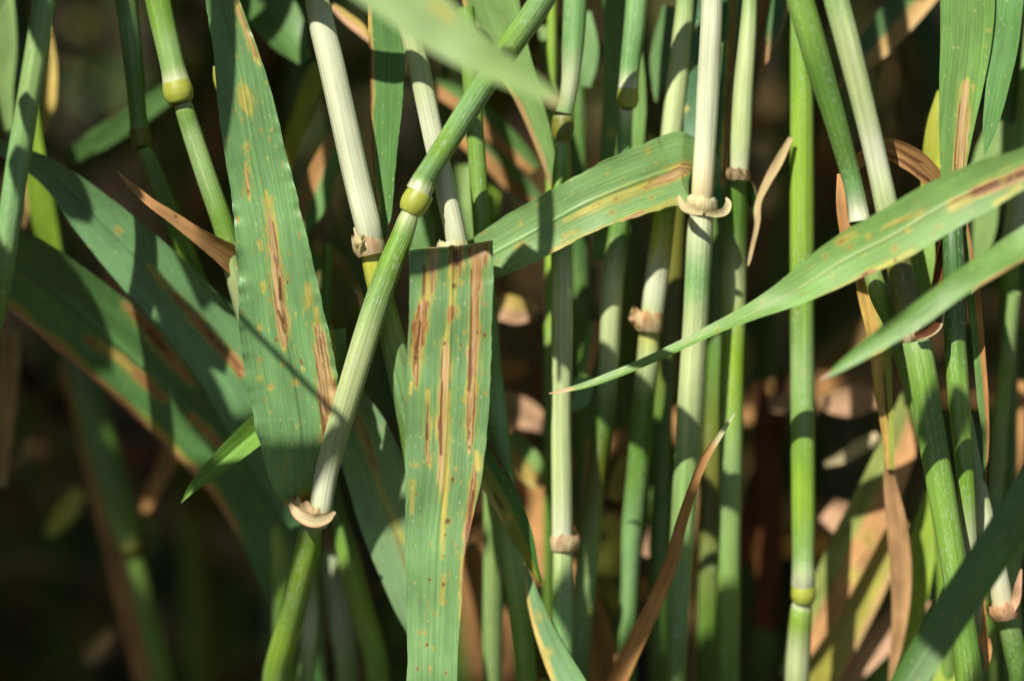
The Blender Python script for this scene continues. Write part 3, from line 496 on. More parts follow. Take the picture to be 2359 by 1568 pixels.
# slanting broad blades on the left
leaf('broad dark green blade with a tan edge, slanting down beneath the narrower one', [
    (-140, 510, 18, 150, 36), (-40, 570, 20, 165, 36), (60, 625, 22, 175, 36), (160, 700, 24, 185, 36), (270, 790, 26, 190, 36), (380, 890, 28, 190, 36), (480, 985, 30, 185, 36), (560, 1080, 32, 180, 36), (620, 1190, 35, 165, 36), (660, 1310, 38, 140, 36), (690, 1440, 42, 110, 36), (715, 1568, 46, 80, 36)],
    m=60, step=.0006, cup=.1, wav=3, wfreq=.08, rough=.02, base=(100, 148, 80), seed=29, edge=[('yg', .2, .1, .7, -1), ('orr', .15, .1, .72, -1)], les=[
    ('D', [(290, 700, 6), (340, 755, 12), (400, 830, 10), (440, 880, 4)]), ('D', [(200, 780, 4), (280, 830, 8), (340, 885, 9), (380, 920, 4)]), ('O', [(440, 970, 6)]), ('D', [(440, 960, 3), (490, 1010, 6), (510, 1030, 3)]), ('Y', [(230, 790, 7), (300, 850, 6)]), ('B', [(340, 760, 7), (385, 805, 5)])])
leaf('dark green narrow-based blade with a brown midstreak, slanting behind the broad streaked blade', [
    (-60, 310, 12, 30, 40), (30, 350, 13, 40, 35), (120, 400, 15, 66, 25), (215, 490, 17, 108, 24), (320, 595, 18, 140, 20), (420, 695, 19, 152, 20), (520, 815, 20, 160, 20), (590, 930, 21, 164, 20), (660, 1060, 24, 150, 20), (720, 1200, 30, 110, 20)],
    m=60, step=.0006, cup=.14, rough=.02, base=(118, 164, 106), seed=30, les=[('D', [(400, 680, 3), (450, 735, 7), (500, 790, 10), (560, 855, 11)]), ('B', [(480, 765, 4), (550, 845, 5)]), ('O', [(272, 532, 6)]), ('Y', [(340, 610, 7), (380, 660, 9)]), ('O', [(345, 615, 4)])])
leaf('light green blade behind the smooth outer stalk', [(-20, -120, 30, 60, 0), (0, 0, 30, 62, 0), (10, 110, 31, 56, 0), (12, 210, 32, 36, 0), (22, 300, 33, 20, 0)], base='mg', m=16, mat=M_LEAFB, seed=31)
leaf('rusty-ribbed blade between the leaning stalk and the hanging streaked blade', [
    (770, 860, 14, 60, 0), (800, 930, 15, 100, 0), (836, 1010, 16, 130, 0), (866, 1090, 17, 140, 0), (895, 1190, 18, 140, 0), (930, 1290, 19, 130, 0), (968, 1400, 20, 110, 0), (1000, 1500, 22, 60, 0)],
    m=50, step=.0006, cup=.05, fold=.25, base=(146, 182, 126), midrib=(170, 128, 60), seed=32, les=[('Y', [(850, 1060, 5), (870, 1110, 7), (905, 1190, 7), (930, 1250, 6)]), ('D', [(822, 960, 4), (850, 1030, 6), (865, 1080, 5)])])
leaf('mottled yellow and green twisted blade behind the hanging streaked blade', [(1080, 1000, 10, 60, 20), (1125, 1080, 10, 66, 15), (1165, 1150, 11, 66, 15), (1200, 1225, 12, 52, 30), (1225, 1290, 13, 28, 55), (1245, 1340, 13, 8, 60)],
    m=40, step=.0006, cup=.1, base=(150, 158, 60), split=((78, 128, 62), 1), edge=[('yl', .3, 0, .6, -1), ('br', .2, 0, .35, 1)], seed=33, les=[('O', [(1150, 1150, 6)]), ('B', [(1140, 1140, 4), (1155, 1165, 5)]), ('Y', [(1170, 1190, 12)])])
leaf('slender yellow-edged blade rising from below, beside the dark round stalk', [(1212, 1300, 16, 6, 20), (1225, 1360, 15, 26, 20), (1250, 1440, 14, 44, 15), (1285, 1520, 13, 62, 10), (1325, 1600, 12, 76, 5), (1370, 1720, 12, 80, 0)], m=36, step=.0006, cup=.2, base=(134, 176, 116), edge=[('yl', .4, 0, .6, -1)], seed=34, les=[('Y', [(1262, 1500, 12)]), ('Y', [(1240, 1420, 10)])])
dry('orange dead blade standing upright among the stalks, its tip greying', [(1340, 1760, 26, 50, 10), (1400, 1610, 22, 48, 10), (1447, 1509, 18, 42, 10), (1500, 1400, 14, 38, 10), (1545, 1290, 10, 32, 15), (1566, 1210, 8, 27, 15), (1592, 1130, 6, 22, 15), (1620, 1060, 4, 19, 10), (1655, 1005, 4, 14, 10), (1692, 951, 4, 3, 0)], base=(204, 150, 92), tip=(('gy'), .9, 1.0), m=20, step=.0005, cup=.4, seed=35)
leaf('dark blade standing behind the ivory stalk, yellow spotted along its edge', [(1665, -160, 17, 130, -10), (1660, 0, 17, 132, -10), (1645, 150, 16, 124, -10), (1632, 280, 15, 112, -8), (1622, 400, 13, 104, -5), (1618, 470, 12, 84, 0)], m=50, step=.0006, cup=-.1, base=(72, 124, 72), seed=36, edge=[('br', .12, .2, .9, 1)], les=[('Y', [(1580, 250, 8)]), ('O', [(1590, 150, 5)]), ('Y', [(1582, 320, 6)]), ('Y', [(1600, 70, 5)]), ('D', [(1690, 0, 4), (1680, 200, 6), (1668, 420, 5)])])
leaf('yellow-edged blade hanging down behind the front blurred blade tip', [(1110, -150, 14, 110, 0), (1130, 0, 15, 128, 0), (1170, 110, 16, 92, 0), (1215, 220, 17, 62, 10), (1250, 320, 18, 44, 15), (1275, 420, 19, 20, 20), (1282, 460, 20, 4, 20)], m=36, step=.0007, cup=.15, base=(136, 174, 98), edge=[('yl', .2, 0, .6, -1), ('tan', .5, .6, 1, -1)], seed=37)
leaf('wide mottled blade standing behind the olive-noded grey-green stalk', [(1420, -120, 26, 70, 0), (1430, 60, 26, 80, 0), (1438, 200, 26, 96, 0), (1434, 320, 26, 100, 0), (1420, 440, 27, 90, 0), (1400, 600, 29, 70, 0)], m=30, step=.0008, base=(124, 164, 84), seed=38, les=[('Y', [(1410, 310, 12)]), ('Y', [(1465, 350, 10)])])
leaf('short blade tip with diamond outline behind the stalks at the top', [(1560, 20, 28, 70, 0), (1530, 130, 28, 66, 0), (1516, 200, 28, 30, 0), (1510, 235, 28, 4, 0)], m=20, step=.0008, base=(124, 166, 98), seed=39, edge=[('tan', .3, 0, .6, 1)])
leaf('small hanging blade tip, green turning rusty, between the yellow-green and straight stalks', [(1815, -60, 24, 50, 0), (1796, 20, 24, 42, 0), (1778, 90, 24, 32, 0), (1758, 140, 24, 18, 0), (1746, 172, 24, 3, 0)], m=16, step=.0008, base=(110, 160, 100), tip=('orr', .55, .85), edge=[('tan', .4, .1, 1, 1)], seed=40)
dry('thin twisted dried blade tip dangling by the straight bright stalk', [(1822, 318, 12, 12, 20), (1796, 370, 12, 22, 20), (1772, 420, 12, 20, 45), (1752, 470, 12, 14, 60), (1744, 520, 12, 12, 20), (1734, 575, 12, 9, 50), (1722, 612, 12, 4, 0)], base=(200, 176, 130), m=14, step=.0004, cup=.5, seed=41)
leaf('blurred blade with a tan lower edge at the dark gap', [(2200, -120, 34, 70, 0), (2120, -20, 34, 84, 0), (2050, 60, 34, 84, 0), (1990, 130, 34, 64, 0), (1960, 165, 34, 20, 0)], m=20, step=.0009, mat=M_LEAFB, base=(98, 140, 80), split=((216, 176, 100), 1), seed=42)

# ------------------------------------------------------------------ softer things behind
dry('tan yellow dead blade narrowing downwards below the glossy leaning stalk', [(1985, 560, 8, 50, 0), (2005, 660, 9, 66, 0), (2025, 780, 10, 54, 0), (2035, 900, 12, 40, 10), (2046, 1000, 14, 28, 20), (2050, 1080, 16, 18, 20)], base=(232, 192, 104), split=((180, 190, 90), 1), m=24, step=.0007, cup=.2, seed=50, les=[('B', [(2035, 860, 3), (2044, 960, 4)])])
dry('long dead blade with pinkish tip curling down to the litter', [(2044, 1050, 16, 14, 10), (2050, 1110, 18, 30, 10), (2064, 1200, 20, 46, 5), (2074, 1300, 22, 50, 5), (2074, 1400, 25, 40, 5), (2062, 1500, 28, 24, 5), (2050, 1568, 30, 10, 5)], base=(214, 168, 118), m=20, step=.0008, seed=51)
dry('broad dying blade slanting, tan and green banded, behind the straight bright stalk', [(2120, 880, 34, 60, 0), (2080, 1000, 34, 84, 0), (2030, 1120, 34, 96, 0), (1970, 1240, 35, 100, 0), (1910, 1360, 36, 92, 0), (1860, 1460, 38, 70, 0), (1810, 1560, 40, 30, 0)], base=(220, 168, 112), split=((172, 186, 100), -1), m=24, step=.0009, seed=52, les=[('O', [(2000, 1240, 10)]), ('Y', [(1960, 1320, 18)])])
leaf('yellow green dying blade slanting down beside the banded tan one', [(2070, 1190, 38, 50, 0), (2020, 1300, 38, 80, 0), (1970, 1400, 39, 90, 0), (1920, 1500, 40, 86, 0), (1880, 1600, 42, 70, 0)], base=(196, 190, 84), m=20, step=.0009, mat=M_LEAFB, edge=[('tan', .3, 0, 1, 1)], seed=53)
dry('pink tan fallen blade lying across the base of the dying blades', [(2120, 1370, 44, 60, 0), (2060, 1440, 44, 68, 0), (1990, 1510, 44, 70, 0), (1920, 1580, 45, 60, 0)], base='pk', m=16, step=.001, seed=54)
leaf('bright lime blade glowing behind the thick striped sheath', [(2150, 1130, 30, 40, 0), (2130, 1230, 30, 62, 0), (2110, 1340, 30, 66, 0), (2090, 1450, 31, 60, 0), (2080, 1568, 32, 50, 0)], base=(160, 196, 60), m=16, step=.0009, mat=M_LEAFB, seed=55)
leaf('lime blade low behind the dark front blade', [(2210, 1400, 30, 50, 0), (2190, 1480, 30, 70, 0), (2175, 1600, 30, 70, 0)], base=(176, 200, 84), m=14, step=.001, mat=M_LEAFB, seed=56)
t = Tiller('slim blurred green stalk right of the ribbed stalk', (2290, 1568, 70))
t.seg([(2322, 800, 26, 34, 'mg'), (2312, 880, 28, 35, 'lg'), (2300, 1030, 30, 34, 'mg'), (2290, 1180, 33, 34, 'bg'), (2280, 1400, 38, 34, 'g')], up=10, ground=True)
t = Tiller('blurred tan-green stalk at the outer edge behind the blade tips', (2330, 1568, 70))
t.seg([(2352, 380, 24, 46, 'mg'), (2340, 500, 25, 48, 'pg'), (2326, 600, 26, 44, 'g'), (2322, 760, 30, 44, 'dg')], up=60, ground=True)
leaf('blurred bright blade between the upright tan-striped blade and the pale stalk', [(2310, 280, 30, 60, 0), (2290, 360, 30, 90, 0), (2265, 480, 30, 80, 0), (2250, 620, 32, 40, 0)], base='mg', m=12, step=.001, mat=M_LEAFB, seed=57)
leaf('yellow-green blade half hidden behind the upright tan-striped blade', [(2165, 210, 14, 14, 0), (2152, 290, 14, 36, 0), (2146, 380, 15, 46, 0), (2140, 480, 16, 40, 0)], base=(190, 196, 72), m=12, step=.001, mat=M_LEAFB, seed=58)
leaf('bright green blade glimpsed below the long rust-streaked blade', [(2130, 520, 10, 40, 0), (2122, 600, 10, 62, 0), (2112, 680, 11, 50, 0), (2100, 760, 12, 20, 0)], base=(150, 190, 90), m=12, step=.001, mat=M_LEAFB, seed=59)
# stalks low in the middle
t = Tiller('round green stalk rising behind the hanging streaked blade', (1215, 1568, 60))
t.seg([(1132, 820, 14, 44, 'g'), (1142, 930, 14, 48, 'bg'), (1158, 1080, 15, 50, 'dg'), (1178, 1250, 17, 52, 'mg'), (1198, 1420, 20, 52, 'g'), (1212, 1568, 24, 52, 'g')], ground=True, up=60)
t = Tiller('blurred pale bluish stalk with a tan ring below the leaning stalk', (830, 1568, 80))
t.seg([(752, 1215, 40, 44, 'pk'), (758, 1250, 40, 46, 'gy'), (766, 1330, 41, 56, 'gy'), (782, 1430, 42, 58, 'gy'), (800, 1540, 44, 54, 'mg')], ground=True)
t.collar(755, 1245, 40, 50, 40, (.1, 1), .3, 1, 'pk', 'tan', seed=61)
t = Tiller('blurred green stalk slanting beside the pale bluish one', (920, 1568, 80))
t.seg([(775, 1180, 32, 40, 'dg'), (800, 1270, 33, 50, 'g'), (832, 1400, 35, 54, 'lg'), (868, 1540, 38, 56, 'g')], ground=True, up=60)
t = Tiller('narrow blurred stalk just right of the leaning stalk foot', (705, 1568, 70))
t.seg([(722, 1330, 30, 26, 'dg'), (716, 1430, 31, 34, 'gy'), (706, 1540, 33, 38, 'mg')], ground=True, up=60)
t = Tiller('blurred green stalk behind the leaning stalk foot', (660, 1568, 90))
t.seg([(640, 1150, 36, 50, 'g'), (650, 1260, 38, 54, 'lg'), (655, 1400, 40, 54, 'dg')], ground=True, up=80)
t = Tiller('thin bright lime stalk left of the ring-collared stalk', (1260, 1568, 60))
t.seg([(1268, 560, 30, 24, 'lg'), (1267, 700, 31, 26, 'lg'), (1264, 840, 33, 24, 'g')], ground=True, up=80)
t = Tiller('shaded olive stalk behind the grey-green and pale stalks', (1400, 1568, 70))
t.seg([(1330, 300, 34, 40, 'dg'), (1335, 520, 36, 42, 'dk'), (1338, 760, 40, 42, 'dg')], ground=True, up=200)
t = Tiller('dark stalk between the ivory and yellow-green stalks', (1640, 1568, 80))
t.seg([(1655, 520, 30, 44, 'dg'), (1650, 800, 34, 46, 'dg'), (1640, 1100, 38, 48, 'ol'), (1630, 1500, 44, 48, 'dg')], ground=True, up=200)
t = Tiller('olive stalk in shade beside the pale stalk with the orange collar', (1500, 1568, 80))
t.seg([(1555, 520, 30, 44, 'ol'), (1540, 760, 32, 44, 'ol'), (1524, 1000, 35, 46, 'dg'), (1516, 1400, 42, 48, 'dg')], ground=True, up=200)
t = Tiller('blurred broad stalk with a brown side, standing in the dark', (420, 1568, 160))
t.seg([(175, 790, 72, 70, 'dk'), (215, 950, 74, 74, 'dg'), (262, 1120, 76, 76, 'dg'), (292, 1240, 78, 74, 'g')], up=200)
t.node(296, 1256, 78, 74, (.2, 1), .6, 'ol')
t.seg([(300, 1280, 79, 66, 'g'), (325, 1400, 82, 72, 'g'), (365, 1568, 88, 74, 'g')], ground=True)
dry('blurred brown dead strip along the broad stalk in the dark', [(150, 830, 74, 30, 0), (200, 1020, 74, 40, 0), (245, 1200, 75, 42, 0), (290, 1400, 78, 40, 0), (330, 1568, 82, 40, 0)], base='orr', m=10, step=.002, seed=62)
leaf('lime blade glimpsed behind the smooth outer stalk', [(62, 200, 36, 30, 0), (80, 380, 38, 50, 0), (100, 500, 41, 56, 0), (122, 590, 44, 40, 0), (140, 680, 48, 6, 0)], base='lg', m=14, step=.001, mat=M_LEAFB, seed=63)
# dead and dying blades, blurred, behind
bl = [
 ('tan dead blade hanging behind the smooth outer stalk', [(100, 40, 40, 20, 0), (112, 140, 40, 34, 0), (112, 230, 40, 34, 0), (100, 310, 42, 14, 0)], 'yl'),
 ('short tan dead blade below the smooth outer stalk bend', [(60, 410, 40, 16, 0), (54, 460, 40, 30, 0), (44, 520, 42, 20, 0)], 'tan'),
 ('upright brown dead blade at the outer edge of the dark', [(24, 760, 48, 46, 0), (20, 850, 48, 48, 0), (14, 960, 50, 36, 0), (4, 1120, 52, 20, 0)], 'tan'),
 ('tan-edged blurred blade between the broad streaked blade and the torn collar', [(800, 290, 30, 50, 0), (765, 360, 30, 66, 0), (730, 440, 31, 72, 0), (700, 510, 32, 50, 0), (680, 560, 33, 10, 0)], ('bg', ('orr', -1))),
 ('brown blurred blade slanting away behind the pale slim stalk', [(1000, 190, 40, 40, 0), (1050, 225, 40, 52, 0), (1110, 270, 41, 60, 0), (1170, 330, 42, 56, 0), (1230, 390, 43, 30, 0)], ('orr', ('lf2', 1))),
 ('lower brown blurred blade parallel to the one behind the slim stalk', [(1060, 310, 44, 40, 0), (1120, 350, 44, 54, 0), (1180, 410, 45, 54, 0), (1240, 470, 46, 30, 0)], ('orr', ('leaf', 1))),
 ('tan dead blade lying flat in the gap right of the hanging streaked blade', [(1120, 712, 40, 40, 0), (1160, 712, 40, 58, 0), (1200, 715, 40, 56, 0), (1236, 720, 40, 24, 0)], ('pk', ('yl', 1))),
 ('striped yellow and green cut blade piece in the gap between stalks', [(1165, 1010, 42, 56, 0), (1200, 1050, 42, 64, 0), (1235, 1090, 42, 64, 0), (1256, 1112, 42, 48, 0)], ('yl', ('lf3', 1))),
 ('yellow torn blade tip behind the torn cream collar', [(765, 14, 24, 14, 0), (795, 40, 24, 24, 0), (830, 68, 24, 26, 0), (858, 100, 24, 8, 0)], ('yl', ('pk', -1))),
 ('green blade with yellow pointed corner at the top between broad blade and pale stalk', [(560, -40, 30, 110, 0), (610, 20, 30, 120, 0), (660, 80, 30, 96, 0), (705, 140, 30, 30, 0)], 'lf2'),
 ('yellowing blurred blade below the top corner blade', [(740, 150, 44, 40, 0), (710, 220, 44, 50, 0), (680, 300, 44, 46, 0), (650, 400, 46, 30, 0)], 'yg'),
 ('dark green blurred blade crossing behind the two noded stalks', [(420, 190, 46, 40, 0), (350, 240, 46, 50, 0), (260, 300, 47, 52, 0), (160, 360, 48, 40, 0)], 'lf2'),
 ('pinkish upright dead blade among the stalk feet', [(1352, 1010, 30, 8, 0), (1358, 1090, 30, 28, 0), (1352, 1200, 31, 34, 0), (1345, 1320, 32, 44, 0), (1330, 1450, 34, 50, 0)], ('pk', ('yg', 1))),
 ('tan tongue-shaped dead blade between the stalk feet', [(1538, 1105, 40, 12, 0), (1528, 1160, 40, 34, 0), (1510, 1220, 40, 38, 0), (1486, 1280, 40, 16, 0)], 'pk'),
 ('yellow blurred blade scrap between the ring-collared and dark stalks', [(1445, 1050, 44, 30, 0), (1428, 1100, 44, 46, 0), (1410, 1150, 44, 36, 0)], 'yl'),
 ('orange blurred dead blade lying right of the straight bright stalk', [(1890, 930, 46, 30, 0), (1940, 925, 46, 64, 0), (1990, 920, 46, 66, 0), (2030, 915, 46, 30, 0)], 'pk'),
 ('pale bead-like curled blade scrap right of the straight bright stalk', [(1900, 1070, 44, 12, 0), (1945, 1050, 44, 26, 0), (1985, 1025, 44, 34, 0), (2020, 1000, 44, 14, 0)], 'cr'),
 ('square orange blurred blade scrap right of the straight bright stalk', [(1905, 1170, 50, 60, 0), (1945, 1200, 50, 74, 0), (1985, 1235, 50, 50, 0)], 'pk'),
 ('tan round scrap of litter left of the straight bright stalk', [(1770, 930, 52, 36, 0), (1800, 925, 52, 46, 0), (1830, 925, 52, 30, 0)], 'pk'),
 ('tan folded scrap of litter in the gap right of the hanging streaked blade', [(1150, 920, 50, 50, 0), (1185, 940, 50, 66, 0), (1225, 960, 50, 60, 0), (1255, 985, 50, 30, 0)], 'pk'),
 ('brownish scrap of litter high in the gap right of the hanging streaked blade', [(1140, 860, 52, 40, 0), (1180, 850, 52, 50, 0), (1215, 840, 52, 30, 0)], 'orr'),
 ('olive blurred blade low in the gap left of the ring-collared stalk', [(1130, 1290, 46, 20, 0), (1180, 1380, 46, 44, 0), (1230, 1480, 48, 40, 0), (1270, 1568, 50, 30, 0)], 'ol'),
 ('brown litter blade low behind the round green stalk', [(1080, 1260, 56, 40, 0), (1110, 1350, 56, 60, 0), (1130, 1450, 58, 60, 0), (1140, 1568, 60, 40, 0)], 'orr'),
 ('rusty upright dead blade in the dark beside the yellow-green stalk', [(1750, 880, 62, 30, 0), (1765, 1050, 62, 60, 0), (1770, 1250, 64, 60, 0), (1760, 1450, 66, 50, 0)], 'br'),
 ('rusty crossing dead blade in the dark left of the straight bright stalk', [(1700, 1300, 64, 40, 0), (1740, 1150, 64, 50, 0), (1780, 1000, 64, 40, 0), (1800, 860, 64, 20, 0)], 'br'),
 ('small green blade tip behind the ring-collared stalk', [(1345, 870, 24, 46, 0), (1340, 915, 24, 40, 0), (1320, 945, 24, 12, 0)], 'bg'),
 ('green and orange blade stub by the torn orange collar', [(1365, 740, 26, 20, 0), (1360, 800, 26, 34, 0), (1345, 860, 26, 30, 0)], ('lf3', ('orr', 1))),
 ('green blade with yellow tip right of the broad streaked blade', [(765, 760, 10, 60, 20), (772, 800, 10, 44, 10), (775, 840, 10, 34, 0), (772, 865, 10, 10, 0)], ('lf2', ('yg', -1))),
 ('olive mottled blade behind the broad streaked blade and leaning stalk', [(740, 620, 30, 60, 0), (780, 680, 30, 80, 0), (800, 760, 30, 70, 0), (810, 860, 32, 50, 0)], 'ol'),
 ('tan blurred stalk of dead blade left of the torn collar', [(720, 560, 46, 30, 0), (760, 600, 46, 46, 0), (800, 660, 46, 44, 0), (830, 720, 47, 20, 0)], 'tan'),
 ('blurred green blade left of the torn collar foot', [(700, 580, 34, 40, 0), (730, 620, 34, 50, 0), (750, 680, 34, 30, 0)], 'lf3'),
 ('dim orange scrap of litter in the dark lower area', [(60, 1040, 90, 40, 0), (85, 1035, 90, 50, 0), (110, 1040, 90, 36, 0)], 'orr'),
 ('dim olive blade in the dark lower area', [(110, 1230, 80, 20, 0), (150, 1180, 80, 50, 0), (185, 1130, 80, 30, 0)], 'yg'),
 ('dim brown blade slanting out of the dark below the tan-edged blade', [(330, 1180, 70, 20, 0), (370, 1090, 70, 40, 0), (410, 1010, 70, 40, 0)], 'orr'),
 ('dim tan blade end in the dark near the picture foot', [(200, 1520, 90, 30, 0), (230, 1490, 90, 44, 0), (260, 1450, 90, 20, 0)], 'tan'),
 ('pale upright blurred stub behind the slim stalk and leaning stalk', [(1075, 380, 44, 50, 0), (1078, 440, 44, 54, 0), (1080, 540, 45, 54, 0), (1082, 600, 46, 40, 0)], 'mg'),
 ('lime blurred blade stub above the yellow-streaked slanting blade', [(1130, 430, 50, 30, 0), (1125, 470, 50, 44, 0), (1120, 510, 50, 40, 0)], 'lg'),
 ('pale bluish blurred blade below the lime node', [(965, 470, 36, 40, 0), (975, 530, 36, 56, 0), (975, 600, 37, 50, 0), (970, 680, 38, 30, 0)], 'bg'),
 ('blurred sword-shaped blade above the slanting blade by the ring-collared stalk', [(1340, 30, 30, 40, 0), (1356, 120, 30, 46, 0), (1350, 200, 30, 20, 0)], 'bg'),
 ('thin pale blade left of the blurred blue stalk top', [(1255, 60, 34, 30, 0), (1270, 150, 34, 32, 0), (1283, 230, 35, 16, 0)], 'mg'),
 ('dark green blade sweeping behind the dark rusty area', [(440, 830, 60, 60, 0), (520, 700, 60, 60, 0)], 'dk'),
 ('blurred brown blade above the arched dead blade', [(1700, 200, 60, 30, 0), (1720, 100, 60, 40, 0), (1760, -20, 60, 40, 0)], 'orr'),
 ('pale curled blade end behind the dark front blade', [(2350, 1230, 26, 30, 0), (2330, 1330, 27, 36, 0), (2340, 1460, 28, 30, 0)], 'mg'),
 ('brown blurred blade at the outer edge behind the green slim stalk', [(2358, 880, 50, 60, 0), (2345, 1000, 50, 70, 0), (2350, 1120, 50, 50, 0)], 'orr'),
]
for i, (lb, st, k) in enumerate(bl):
    sp = None
    if isinstance(k, tuple): k, sp = k
    isdry = k in ('tan', 'pk', 'orr', 'br', 'yl', 'cr')
    f = dry if isdry else leaf
    f(lb, [(x, y, d, w, float(RNG.uniform(-25, 25))) for x, y, d, w, _ in st], base=k, split=sp, m=14, step=.001, cup=float(RNG.uniform(.05, .4)), wav=3, wfreq=.2, seed=100 + i, mat=M_DRY if isdry else M_LEAFB)

# ------------------------------------------------------------------ crop standing further back and unseen leaves added overhead for shade (uncountable masses)
def free_leaf(rng, base, length, width, az, e0, droop, k, m=5, n=14):
    s = np.linspace(0, 1, n); el = e0 - droop * s ** 1.4
    dirs = np.stack([np.cos(el) * math.cos(az), np.cos(el) * math.sin(az), np.sin(el)], -1)
    c = base + np.cumsum(dirs, 0) * length / n; T = dirs
    A = unit(np.cross(T, [0, 0, 1.0])); tw = rng.uniform(-.6, .6) + rng.uniform(-1.2, 1.2) * s
    Nn = np.cross(A, T); A = A * np.cos(tw)[:, None] + Nn * np.sin(tw)[:, None]
    hw = width / 2 * np.minimum(1, (1 - s) * 2.2 + .02) * (0.6 + .4 * np.minimum(1, s * 5))
    u = np.linspace(-1, 1, m); p = c[:, None] + A[:, None] * (u[None] * hw[:, None])[..., None] + np.cross(A, T)[:, None] * (.2 * (u ** 2)[None] * hw[:, None])[..., None]
    cc = np.broadcast_to(col(k), (n, m, 3)) * rng.uniform(.7, 1.1)
    uv = np.stack([np.broadcast_to(u * width * 500, (n, m)), np.broadcast_to((s * length * 1000)[:, None], (n, m)), np.full((n, m), rng.uniform(0, 50))], -1)
    return p, cc, uv
rng = np.random.default_rng(5)
crop = Sheet(); dead = Sheet()
for i in range(420):
    y = rng.uniform(.13, 1.3) if i > 120 else rng.uniform(.12, .4); x = rng.uniform(-.45, .45) * (1 + y * .5)
    h = rng.uniform(.5, .72); lx, ly = rng.normal(0, .06, 2); b = np.array([x, y, -.01])
    k = rng.choice(['g', 'dg', 'bg', 'ol', 'tan'], p=[.25, .4, .15, .12, .08])
    tube(crop, [[*(b + np.array([lx * q, ly * q, h * q])), .0021 * (1 - .3 * q)] for q in (0, .3, .65, 1)], [col(k)] * 4, ns=7, n=9, seed=i % 9)
    for j in range(6):
        z = (.05 + .15 * j + rng.uniform(-.04, .06)); q = z / h
        if q > 1.05: continue
        bb = b + np.array([lx * q, ly * q, z]); old = z < .25
        kk = rng.choice(['tan', 'orr', 'br', 'ol']) if (old and rng.random() < .8) else rng.choice(['leaf', 'lf2', 'dk', 'dg'])
        (dead if old else crop).grid(*free_leaf(rng, bb, rng.uniform(.14, .26), rng.uniform(.008, .014), rng.uniform(0, 6.28), rng.uniform(.5, 1.3), rng.uniform(.8, 3.0), kk))
tag(crop.build('crop_mass', M_LEAFB, origin=(0, .5, 0)), 'dim mass of blurred green crop standing further back in the field', 'crop', kind='stuff')
for i in range(500):
    y = rng.uniform(-.15, 1.3); x = rng.uniform(-.45, .45)
    dead.grid(*free_leaf(rng, np.array([x, y, rng.uniform(.002, .03)]), rng.uniform(.05, .16), rng.uniform(.006, .012), rng.uniform(0, 6.28), rng.uniform(0, .4), rng.uniform(0, .5), rng.choice(['tan', 'orr', 'br', 'br'])))
tag(dead.build('leaf_litter', M_DRY, origin=(0, .5, 0)), 'brown dead lower blades and litter between the crop stems', 'litter', kind='stuff')
def shade_on(p, ds):
    """does the shadow of points p reach the open part of the picture at depths ds?"""
    for d in ds:
        z = (p - CAM) @ FW - D; tt = (z - d / 1000) / (SUN @ FW); q = p - SUN * tt[:, None]
        X, Y, _ = proj(q); ok = (tt > 0) & (X > -40) & (X < W + 40) & (Y > 0) & (Y < H)
        ok &= ~((X < 570) & (Y > 940))
        if ok.any(): return True
    return False
can = Sheet(); k = 0  # leaves set along the sun's rays to darken the background and lower left
for i in range(9000):
    if i % 3: tg = P(rng.uniform(-200, 2560), rng.uniform(-200, 1700), rng.uniform(45, 300))
    else: tg = P(rng.uniform(-150, 620), rng.uniform(880, 1800), rng.uniform(8, 70))
    bs = tg + SUN * rng.uniform(.09, .42) + rng.normal(0, .02, 3)
    p, c, uv = free_leaf(rng, bs, rng.uniform(.12, .22), rng.uniform(.011, .017), rng.uniform(0, 6.28), rng.uniform(-.2, 1.2), rng.uniform(.5, 2.4), rng.choice(['leaf', 'lf2', 'dk']), n=26)
    f = p.reshape(-1, 3); X, Y, Z = proj(f)
    if (f[:, 2] < .2).any() or (Z < -300).any() or ((Y > -40) & (X > -120) & (X < W + 120)).any(): continue
    if shade_on(f, (-46, -20, -5, 8, 17, 27)): continue
    can.grid(p, c, uv); k += 1
    if k >= 700: break
tag(can.build('shade_leaves', M_LEAFB, origin=(0, 0, .4)), 'unseen crop leaves added above the view to shade the background', 'foliage', kind='stuff')

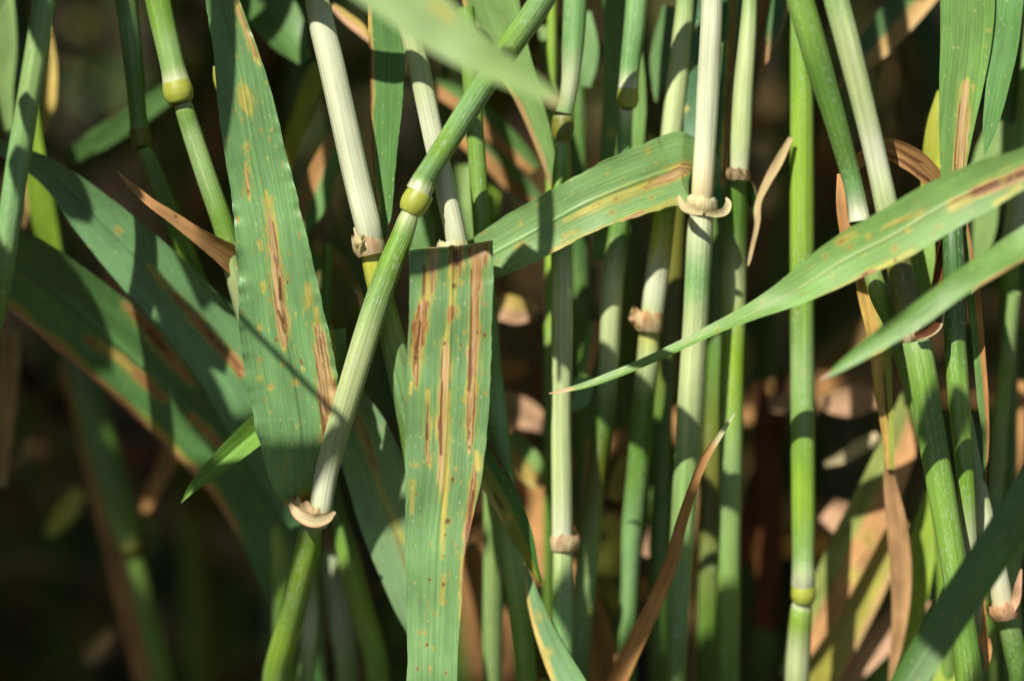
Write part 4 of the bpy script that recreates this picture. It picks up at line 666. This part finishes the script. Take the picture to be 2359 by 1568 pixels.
# unseen blades added above the view, each aimed to throw a shadow on the plants
def overhead(label, pts, dist, k='leaf', d=0.0, cat='leaf', **kw):
    """pts: (x, y, w) of the shadow wanted in the plane at depth d; the blade hangs dist mm up the sun's ray"""
    st = []
    for x, y, w in pts:
        q = P(x, y, d) + SUN * dist / 1000; X, Y, Z = proj(q)
        st.append((X, Y, Z, w / kd(Z), 0))
    leaf(label, st, base=k, m=12, step=.001, name='cereal_leaf', mat=M_LEAFB, cup=.1, face=-SUN, group='added shadow blades above the view', **kw)
OVL = 'unseen green blade added above the view to cast a shadow'
overhead(OVL, [(560, -200, 80), (548, -60, 60), (545, 60, 52), (535, 200, 48), (524, 330, 28), (518, 420, 3)], 75)
overhead(OVL, [(400, 1080, 110), (520, 1058, 112), (640, 1030, 96), (740, 988, 52), (850, 972, 40), (960, 985, 30)], 185)
overhead(OVL, [(420, 1190, 110), (520, 1160, 110), (600, 1120, 90), (650, 1095, 40), (680, 1080, 4)], 240)
overhead(OVL, [(-120, 560, 150), (50, 635, 165), (160, 710, 140), (215, 765, 50)], 150, d=22)
overhead(OVL, [(-60, 330, 60), (80, 380, 80), (160, 440, 80), (192, 478, 24)], 110, d=15)
overhead(OVL, [(160, 1000, 200), (300, 1060, 240), (430, 1080, 240), (540, 1020, 150), (600, 960, 60)], 200, d=20)
overhead(OVL, [(-60, 860, 180), (80, 900, 200), (220, 980, 200), (340, 1120, 160)], 220, d=28)
overhead(OVL, [(1272, 300, 34), (1264, 420, 34), (1258, 520, 36), (1250, 640, 30), (1240, 800, 8)], 100, d=6)
overhead(OVL, [(480, 660, 14), (560, 735, 15), (660, 830, 15), (760, 930, 15), (860, 1040, 8)], 140)
overhead(OVL, [(922, 622, 40), (955, 604, 58), (1030, 582, 56), (1130, 552, 40), (1240, 520, 16)], 75, d=-6)
overhead(OVL, [(620, 20, 60), (740, 45, 50), (900, 120, 54), (1000, 160, 46), (1060, 190, 30)], 40)
overhead(OVL, [(320, 740, 40), (370, 800, 120), (430, 870, 120), (480, 960, 100)], 150, d=20)
overhead(OVL, [(330, 600, 30), (380, 690, 80), (440, 750, 80), (500, 800, 50)], 100, d=17)
overhead(OVL, [(2140, 1060, 40), (2190, 1000, 60), (2230, 920, 50)], 185, d=2)
overhead(OVL, [(2420, 1080, 140), (2330, 1200, 150), (2230, 1350, 150), (2130, 1500, 140)], 230, d=-22)
overhead(OVL, [(300, 20, 60), (312, 160, 70), (322, 300, 74), (350, 400, 70), (400, 520, 60), (450, 660, 50)], 130, d=14)
overhead(OVL, [(1330, 1500, 160), (1480, 1400, 190), (1600, 1360, 170), (1720, 1340, 130)], 260, d=20)

for o in list(bpy.data.objects):
    if '_o' in o: del o['_o']
